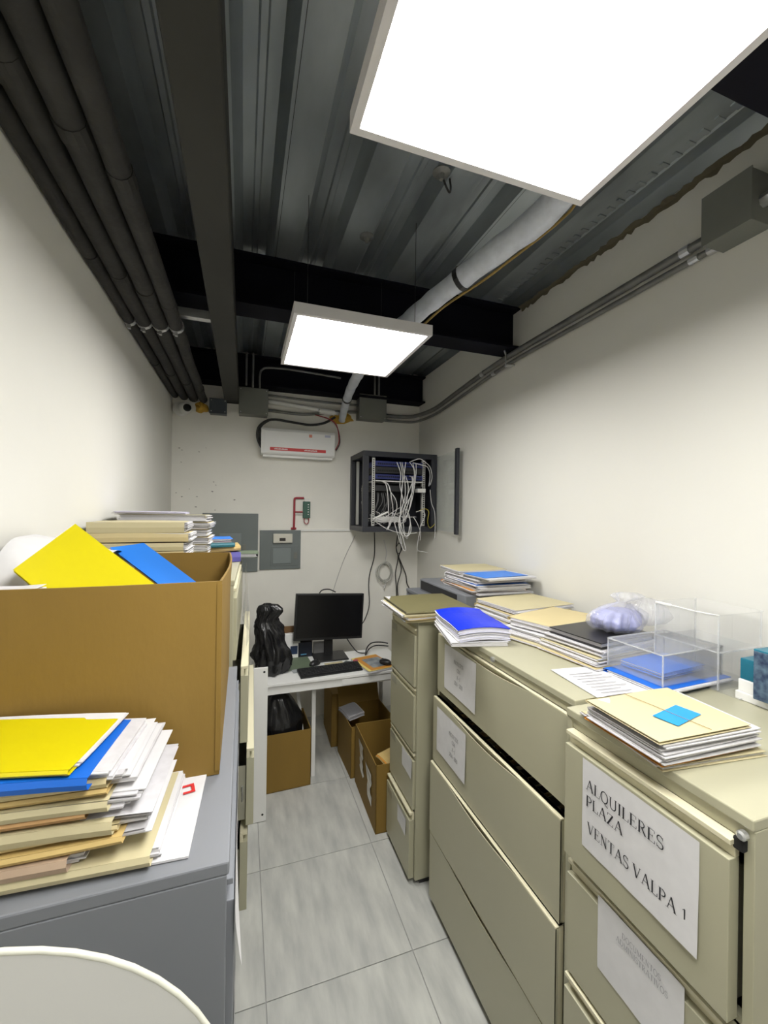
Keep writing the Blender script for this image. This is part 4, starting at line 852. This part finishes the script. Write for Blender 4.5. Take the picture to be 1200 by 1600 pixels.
# ------------------------------------------------------------------ things on the right-hand cabinets
T1, T2, T3 = 1.3355, 1.3455, 1.3355
W_ = 'in the small pile on the narrow beige cabinet'
pile(W_, T1, [dict(label='lowest manila folder', m=M_manila2, t=.014, x=.955, y=2.04, w=.36, d=.36, rz=-.10, poke=(-.01, 0)), dict(label='orange-tinted manila folder', m=M_manila3, t=.012, x=.94, y=2.03, w=.36, d=.35, rz=.04, spine='+x', poke=(-.015, 0)), dict(label='pale folder below the olive cover', m=M_manila2, t=.014, x=.935, y=2.04, w=.37, d=.37, rz=-.03, poke=(-.015, 0))], 'folders on the narrow beige cabinet')
folder('olive folder topping the small pile on the narrow beige cabinet', .945, 2.045, T1 + .0485, -.04, .37, .39, .010, M_olive, 5, group='folders on the narrow beige cabinet')
# blue report
t = thing('bound_report', 'thick report with a bright blue cover sagging over the wide cabinet edge', 'report', (.955, 1.605, T2 + .020), rz=R(-10))
def bdr(u, v): return .030 * (v - .35) ** 2 - .018 * (u - .5) ** 2 * 4 * .6 + .006 * math.sin(v * 5)
sheets(t, .215, .325, 0, .050, bdr, 5, mats=(M_paper, mat('paper_lilac', (.70, .70, .84, 1), .7)), jit=.005, step=.004)
mb = MB(); grid_slab(mb, .222, .33, .051, .0535, bdr, 8); mb.build('cover', M_blue2, t)
t = thing('bound_report', 'thin pale spiral report lying under the thick blue one', 'report', (.945, 1.60, T2), rz=R(-14))
sheets(t, .23, .33, 0, .014, lambda u, v: .001, 8, mats=(M_paper, M_paper2), jit=.002, step=.0045); mb = MB(); grid_slab(mb, .235, .335, .0155, .017, lambda u, v: .001, 3); mb.build('cover', M_paper, t)
# dark flat case under pile one
t = thing('flat_case', 'flat dark grey case at the back under the tallest pile', 'case', (1.395, 2.33, T1)); MB().box(-.215, .215, -.30, .33, 0, .082).build('shell', M_grey, t, bevel=.004); MB().box(-.2165, -.215, -.2, .31, .012, .07).build('side_slot', M_blackm, t)
W_ = 'in the tallest pile by the right wall'
its = [dict(k='sheaf', label='lowest grey-white sheets', t=.012, x=1.42, y=2.20, w=.36, d=.42, rz=.02), dict(label='orange folder', m=M_orange, t=.010, x=1.405, y=2.23, w=.36, d=.42, rz=-.04, poke=(-.01, -.01), spine='+y'),
 dict(label='thick folder of white papers', m=M_paper, t=.018, x=1.415, y=2.20, w=.36, d=.40, rz=.05, poke=(-.01, -.01), spine='+y'), dict(label='blue-edged folder', m=M_blue, t=.008, x=1.42, y=2.21, w=.35, d=.38, rz=.0, poke=(-.014, -.012), spine='+y'),
 dict(label='upper sheaf of bluish-white sheets', k='sheaf', t=.016, x=1.42, y=2.23, w=.34, d=.38, rz=.03), dict(label='black-edged white folder', m=M_paper2, t=.008, x=1.42, y=2.22, w=.34, d=.38, rz=.02, poke=(-.01, -.01), spine='+y')]
zt = pile(W_, T1 + .083, its, 'folders of the tallest pile by the right wall')
folder('manila folder on the far half of the tallest pile by the right wall', 1.42, 2.36, zt, -.05, .34, .28, .022, M_manila2, 5, group='folders of the tallest pile by the right wall', poke=(-.01, -.01), spine='+y')
folder('white folder with rounded blue panel on the near half of the tallest pile', 1.43, 2.085, zt, .10, .35, .25, .012, M_paper, 7, group='folders of the tallest pile by the right wall', poke=(-.008, -.01), spine='+y')
mb = MB(); grid_slab(mb, .31, .20, 0, .0016, lambda u, v: .002, 4); o = mb.build('blue_panel', M_blue3, loc=(1.41, 2.09, zt + .0145)); o.rotation_euler = (0, 0, .10); tag(o, 'sky blue cover lying on the white folder of the tallest pile', 'cover')
W_ = 'in the manila pile just behind the blue report'
pile(W_, T2, [dict(label='lowest manila folder', m=M_manila2, t=.016, x=1.37, y=1.79, w=.40, d=.29, rz=.06, poke=(-.01, -.01), spine='+y'), dict(k='sheaf', label='grey-white sheaf', t=.018, x=1.37, y=1.80, w=.38, d=.28, rz=.1), dict(label='middle manila folder', m=M_manila, t=.016, x=1.38, y=1.80, w=.39, d=.29, rz=.08, poke=(-.01, -.01), spine='+y'), dict(label='topmost manila folder with string tie', m=M_manila2, t=.020, x=1.40, y=1.81, w=.39, d=.30, rz=.12, poke=(-.008, -.008), spine='+y')], 'folders of the pile behind the blue report')
W_ = 'in the pile at the middle of the wide cabinet'
pile(W_, T2, [dict(label='lowest pale manila folder', m=M_manila2, t=.010, x=1.27, y=1.46, w=.36, d=.27, rz=.28, poke=(-.008, -.006), spine='+y'), dict(k='sheaf', label='thick lower sheaf of white sheets', t=.018, x=1.29, y=1.46, w=.34, d=.26, rz=.32), dict(label='thin white folder', m=M_paper, t=.010, x=1.30, y=1.47, w=.35, d=.26, rz=.25, spine='+y', poke=(-.008, -.006)), dict(k='sheaf', label='upper sheaf of white sheets', t=.018, x=1.31, y=1.47, w=.33, d=.25, rz=.34), dict(label='topmost manila folder', m=M_manila, t=.014, x=1.325, y=1.475, w=.36, d=.27, rz=.30, poke=(-.008, -.008), spine='+y')], 'folders of the middle pile on the wide cabinet')
W_ = 'in the pile under the black binder'
zt = pile(W_, T2, [dict(label='lowest manila folder', m=M_manila, t=.008, x=1.29, y=1.245, w=.33, d=.27, rz=.12, poke=(-.008, -.006), spine='+y'), dict(k='sheaf', label='lower sheaf of white sheets', t=.016, x=1.30, y=1.245, w=.31, d=.26, rz=.08), dict(label='manila folder between two sheaves', m=M_manila2, t=.008, x=1.30, y=1.25, w=.31, d=.26, rz=.10, poke=(-.008, -.006), spine='+y'), dict(k='sheaf', label='upper sheaf of white sheets', t=.022, x=1.31, y=1.25, w=.30, d=.25, rz=.14)], 'folders of the pile under the black binder')
t = thing('black_binder', 'black binder lying on the papers under the plastic bag', 'binder', (1.325, 1.25, zt), rz=.12)
MB().box(-.15, .15, -.115, .115, 0, .004).box(-.15, .15, -.115, .115, .018, .022).box(.146, .15, -.115, .115, .004, .018).build('cover', M_black, t, bevel=.001); MB().box(-.142, .146, -.108, .108, .005, .017).build('pages', M_paper2, t)
zb = zt + .0225
# knotted plastic bag with lilac contents
key = [(.03, .0, 0), (.075, .008, 0), (.098, .035, 0), (.102, .065, 0.0), (.088, .095, .012), (.052, .122, .03), (.024, .137, .045), (.02, .146, .05), (.036, .158, .06), (.052, .172, .07), (.040, .186, .07), (.012, .192, .07)]
key = [(r_ * 1.16, z * .74, ox * .9) for r_, z, ox in key]
P_ = []
for i in range(len(key) - 1):
    for k in range(4): u = k / 4; P_.append((key[i][0] * (1 - u) + key[i + 1][0] * u, key[i][1] * (1 - u) + key[i + 1][1] * u, key[i][2] * (1 - u) + key[i + 1][2] * u, 0))
bo = bag('plastic_bag', 'knotted translucent plastic bag with lilac contents on the black binder', 'bag', (1.375, 1.235, zb + .001), P_, M_film, 2.0, squash=.85, amp=.42, fold=9)
Pi = [(r_ * .84, z * .88 + .005, ox, 0) for r_, z, ox, _ in P_[:19]]
o = bag('bag_contents', 'x', 'y', (0, 0, 0), Pi, M_lilac, 2.0, squash=.85, amp=.42, fold=5); o.parent = bo; del o['label']; del o['category']
P3 = [(.012, .0, 0, 0), (.05, .01, 0, 0), (.066, .04, 0, 0), (.060, .075, 0, 0), (.03, .10, 0, 0), (.008, .108, 0, 0)]; P4 = []
for i in range(5):
    for k in range(4): P4.append(tuple(P3[i][c] * (1 - k / 4) + P3[i + 1][c] * k / 4 for c in range(4)))
o = bag('air_lobe', 'x', 'y', (.125, -.035, .018), P4, M_film, 7.0, squash=.85, amp=.5, fold=7); o.parent = bo; del o['label']; del o['category']
# loose sheet
sheaf('loose printed sheet lying at the front edge of the wide cabinet', 1.09, 1.015, T2, R(-5), .20, .26, .0015, 3, bump=.003, mats=(M_paper,))
mb = MB()
for k in range(9): mb.box(-.07, .06 - .02 * (k % 3), -.09 + k * .02, -.087 + k * .02, 0, .0003)
o = mb.build('printed_lines', M_ink2, loc=(1.09, 1.015, T2 + .0055)); o.rotation_euler = (0, 0, R(-5)); tag(o, 'faint printed lines on the loose sheet', 'print')
# blue plastic folder under the clear box
folder('blue plastic folder lying under the clear box', 1.345, 1.00, T2, .05, .34, .20, .010, M_blue, 8, spine='+y', poke=(-.005, -.012), cat='folder')
def clearbox(label, loc, W, D, H, rz=0, lid=True, th=.003, open_side=None):
    t = thing('clear_box', label, 'acrylic box', loc, rz); a, b = W / 2, D / 2
    MB().box(-a, a, -b, b, 0, th).build('base', M_acryl, t)
    if open_side != '-y': MB().box(-a, a, -b, -b + th, th, H).build('wall', M_acryl, t)
    MB().box(-a, a, b - th, b, th, H).build('wall', M_acryl, t)
    for sx in (-1, 1): MB().box(min(sx * a, sx * (a - th)), max(sx * a, sx * (a - th)), -b + th, b - th, th, H).build('wall', M_acryl, t)
    e = MB(); q = .0018
    for sx in (-1, 1):
        for sy in (-1, 1): e.box(sx * a - q, sx * a + q, sy * b - q, sy * b + q, 0, H)
        e.box(sx * a - q, sx * a + q, -b, b, H - q, H + q).box(-a, a, sx * b - q, sx * b + q, H - q, H + q)
    e.build('polished_edges', M_edge, t)
    if lid: MB().box(-a - .004, a + .004, -b - .004, b + .004, H, H + th).build('lid', M_acryl, t, bevel=.001)
    return t
cb = clearbox('low clear acrylic box on the blue folder beside the plastic bag', (1.345, 1.01, T2 + .0155), .285, .19, .095, rz=.05)
sheaf('blue and cream leaflets inside the low clear acrylic box', 1.35, 1.02, T2 + .020, .1, .22, .14, .018, 4, mats=(M_blue, M_blue3, M_manila2))
t = thing('clear_stand', 'taller clear acrylic stand against the right wall', 'acrylic stand', (1.50, .965, T3 + .0015))
MB().box(-.10, .105, -.15, .12, 0, .003).build('base', M_acryl, t); MB().box(-.10, -.097, -.09, .12, .003, .235).build('front_wall', M_acryl, t); MB().box(-.097, .105, -.09, -.087, .003, .235).build('side_wall', M_acryl, t); MB().box(-.097, .105, .117, .12, .003, .235).build('side_wall', M_acryl, t)
MB().box(-.097, .105, -.087, .117, .118, .121).build('shelf', M_acryl, t); MB().box(-.103, .108, -.093, .123, .235, .239).build('lid', M_acryl, t, bevel=.001)
e = MB()
for x, y in ((-.0985, -.0885), (.1035, -.0885), (-.0985, .1185), (.1035, .1185)): e.box(x - .002, x + .002, y - .002, y + .002, .003, .238)
e.box(-.101, -.097, -.09, .12, .118, .122).box(-.097, .105, -.092, -.088, .118, .122).box(-.10, .105, -.15, -.148, 0, .0035)
e.build('polished_edges', M_edge, t)
MB().box(-.107, -.100, .06, .115, .232, .240).build('lid_clip', M_whitep, t, bevel=.002)
MB().tube(crom([(-.104, .115, .238), (-.104, .05, .236), (-.104, -.02, .234), (-.10, -.09, .236)], 4), .0022, 6).build('polished_edge', M_whitep, t, smooth=True)
t = thing('white_carton', 'white carton with a teal lid edge near the right wall', 'box', (1.51, .80, T3)); MB().box(-.10, .09, -.18, .035, 0, .024).box(-.095, .085, -.02, .03, .024, .06).build('body', M_white, t, bevel=.002); MB().box(-.09, .085, -.02, .028, .0605, .122).build('teal_lid', M_teal, t, bevel=.002)
t = thing('navy_box', 'navy patterned box at the right edge beside the white carton', 'box', (1.47, .775, T3 + .026)); MB().box(-.085, .085, -.12, .0, 0.0, .138).build('body', M_navy, t, bevel=.002); MB().box(-.0845, .0845, -.1195, -.0005, .138, .142).build('top_edge', M_teal, t)
t = thing('teal_booklet', 'small teal booklet standing at the right edge behind the manila folders', 'booklet', (1.31, .61, T3)); MB().box(-.03, .10, -.02, .02, 0, .062).build('body', M_teal, t, bevel=.002); MB().box(-.0312, -.03, -.012, .012, .03, .052).build('printed_square', M_manila, t)
# manila pile on the nearest cabinet
W_ = 'in the pile on the nearest right cabinet'
zt = pile(W_, T3, [dict(label='lowest wide manila folder', m=M_manila2, t=.010, x=1.005, y=.745, w=.29, d=.25, rz=-.10, poke=(-.004, 0), spine='+y', seed=3), dict(label='orange-edged folder', m=M_orange, t=.006, x=.985, y=.735, w=.28, d=.215, rz=-.03, spine='+y', poke=(-.004, -.004)), dict(k='sheaf', label='thick sheaf of white sheets', t=.030, x=.985, y=.728, w=.285, d=.205, rz=-.03, bump=.001), dict(k='sheaf', label='upper thin sheaf', t=.008, x=.99, y=.722, w=.285, d=.205, rz=-.05, bump=.001)], 'folders on the nearest right cabinet')
tf = folder('topmost manila folder, bright blue sticker, on the nearest right cabinet', .972, .727, zt, -.035, .275, .205, .006, M_manila2, 21, bump=.001, group='folders on the nearest right cabinet', spine='+y', poke=(0, 0))
MB().box(-.070, .040, -.062, -.008, .0, .0006, T=Matrix.Rotation(R(14), 4, 'Z')).build('blue_sticker', M_bluel, tf).location = (.015, .012, .0085)
MB().box(-.0006, .0006, -.10, .10, .0092, .0102, T=Matrix.Rotation(R(10), 4, 'Z')).build('rubber_band', M_brass, tf)
# ------------------------------------------------------------------ white rounded chair at the near left
t = thing('shell_chair', 'rounded white backrest of a tall chair in the near left corner', 'chair', (-.25, .45, 0), rz=R(0))
n = 28; vo = []
def ring(r_, y): return [(r_ * math.cos(math.pi * k / n), y, 1.247 + r_ * math.sin(math.pi * k / n)) for k in range(n + 1)]
A_ = ring(.25, 0); Bk = ring(.25, .014); A2 = [(-.25, 0, .55)] + list(reversed(A_)) + [(.25, 0, .55)]; pol = [(p[0], p[2]) for p in A2]
MB().prism(pol, 'y', -.005, 0).build('backrest', M_chair, t)
MB().tube([(p[0], -.0025, p[2]) for p in A2], .0030, 8).build('rim', M_rim, t, smooth=True)
MB().box(-.23, .23, -.42, -.02, .50, .53).build('seat', M_chair, t, bevel=.01)
for sx in (-1, 1):
    for y in (-.38, -.05): MB().tube([(sx * .2, y, .5), (sx * .22, y, .002)], .013, 10).build('leg', M_zinc, t)
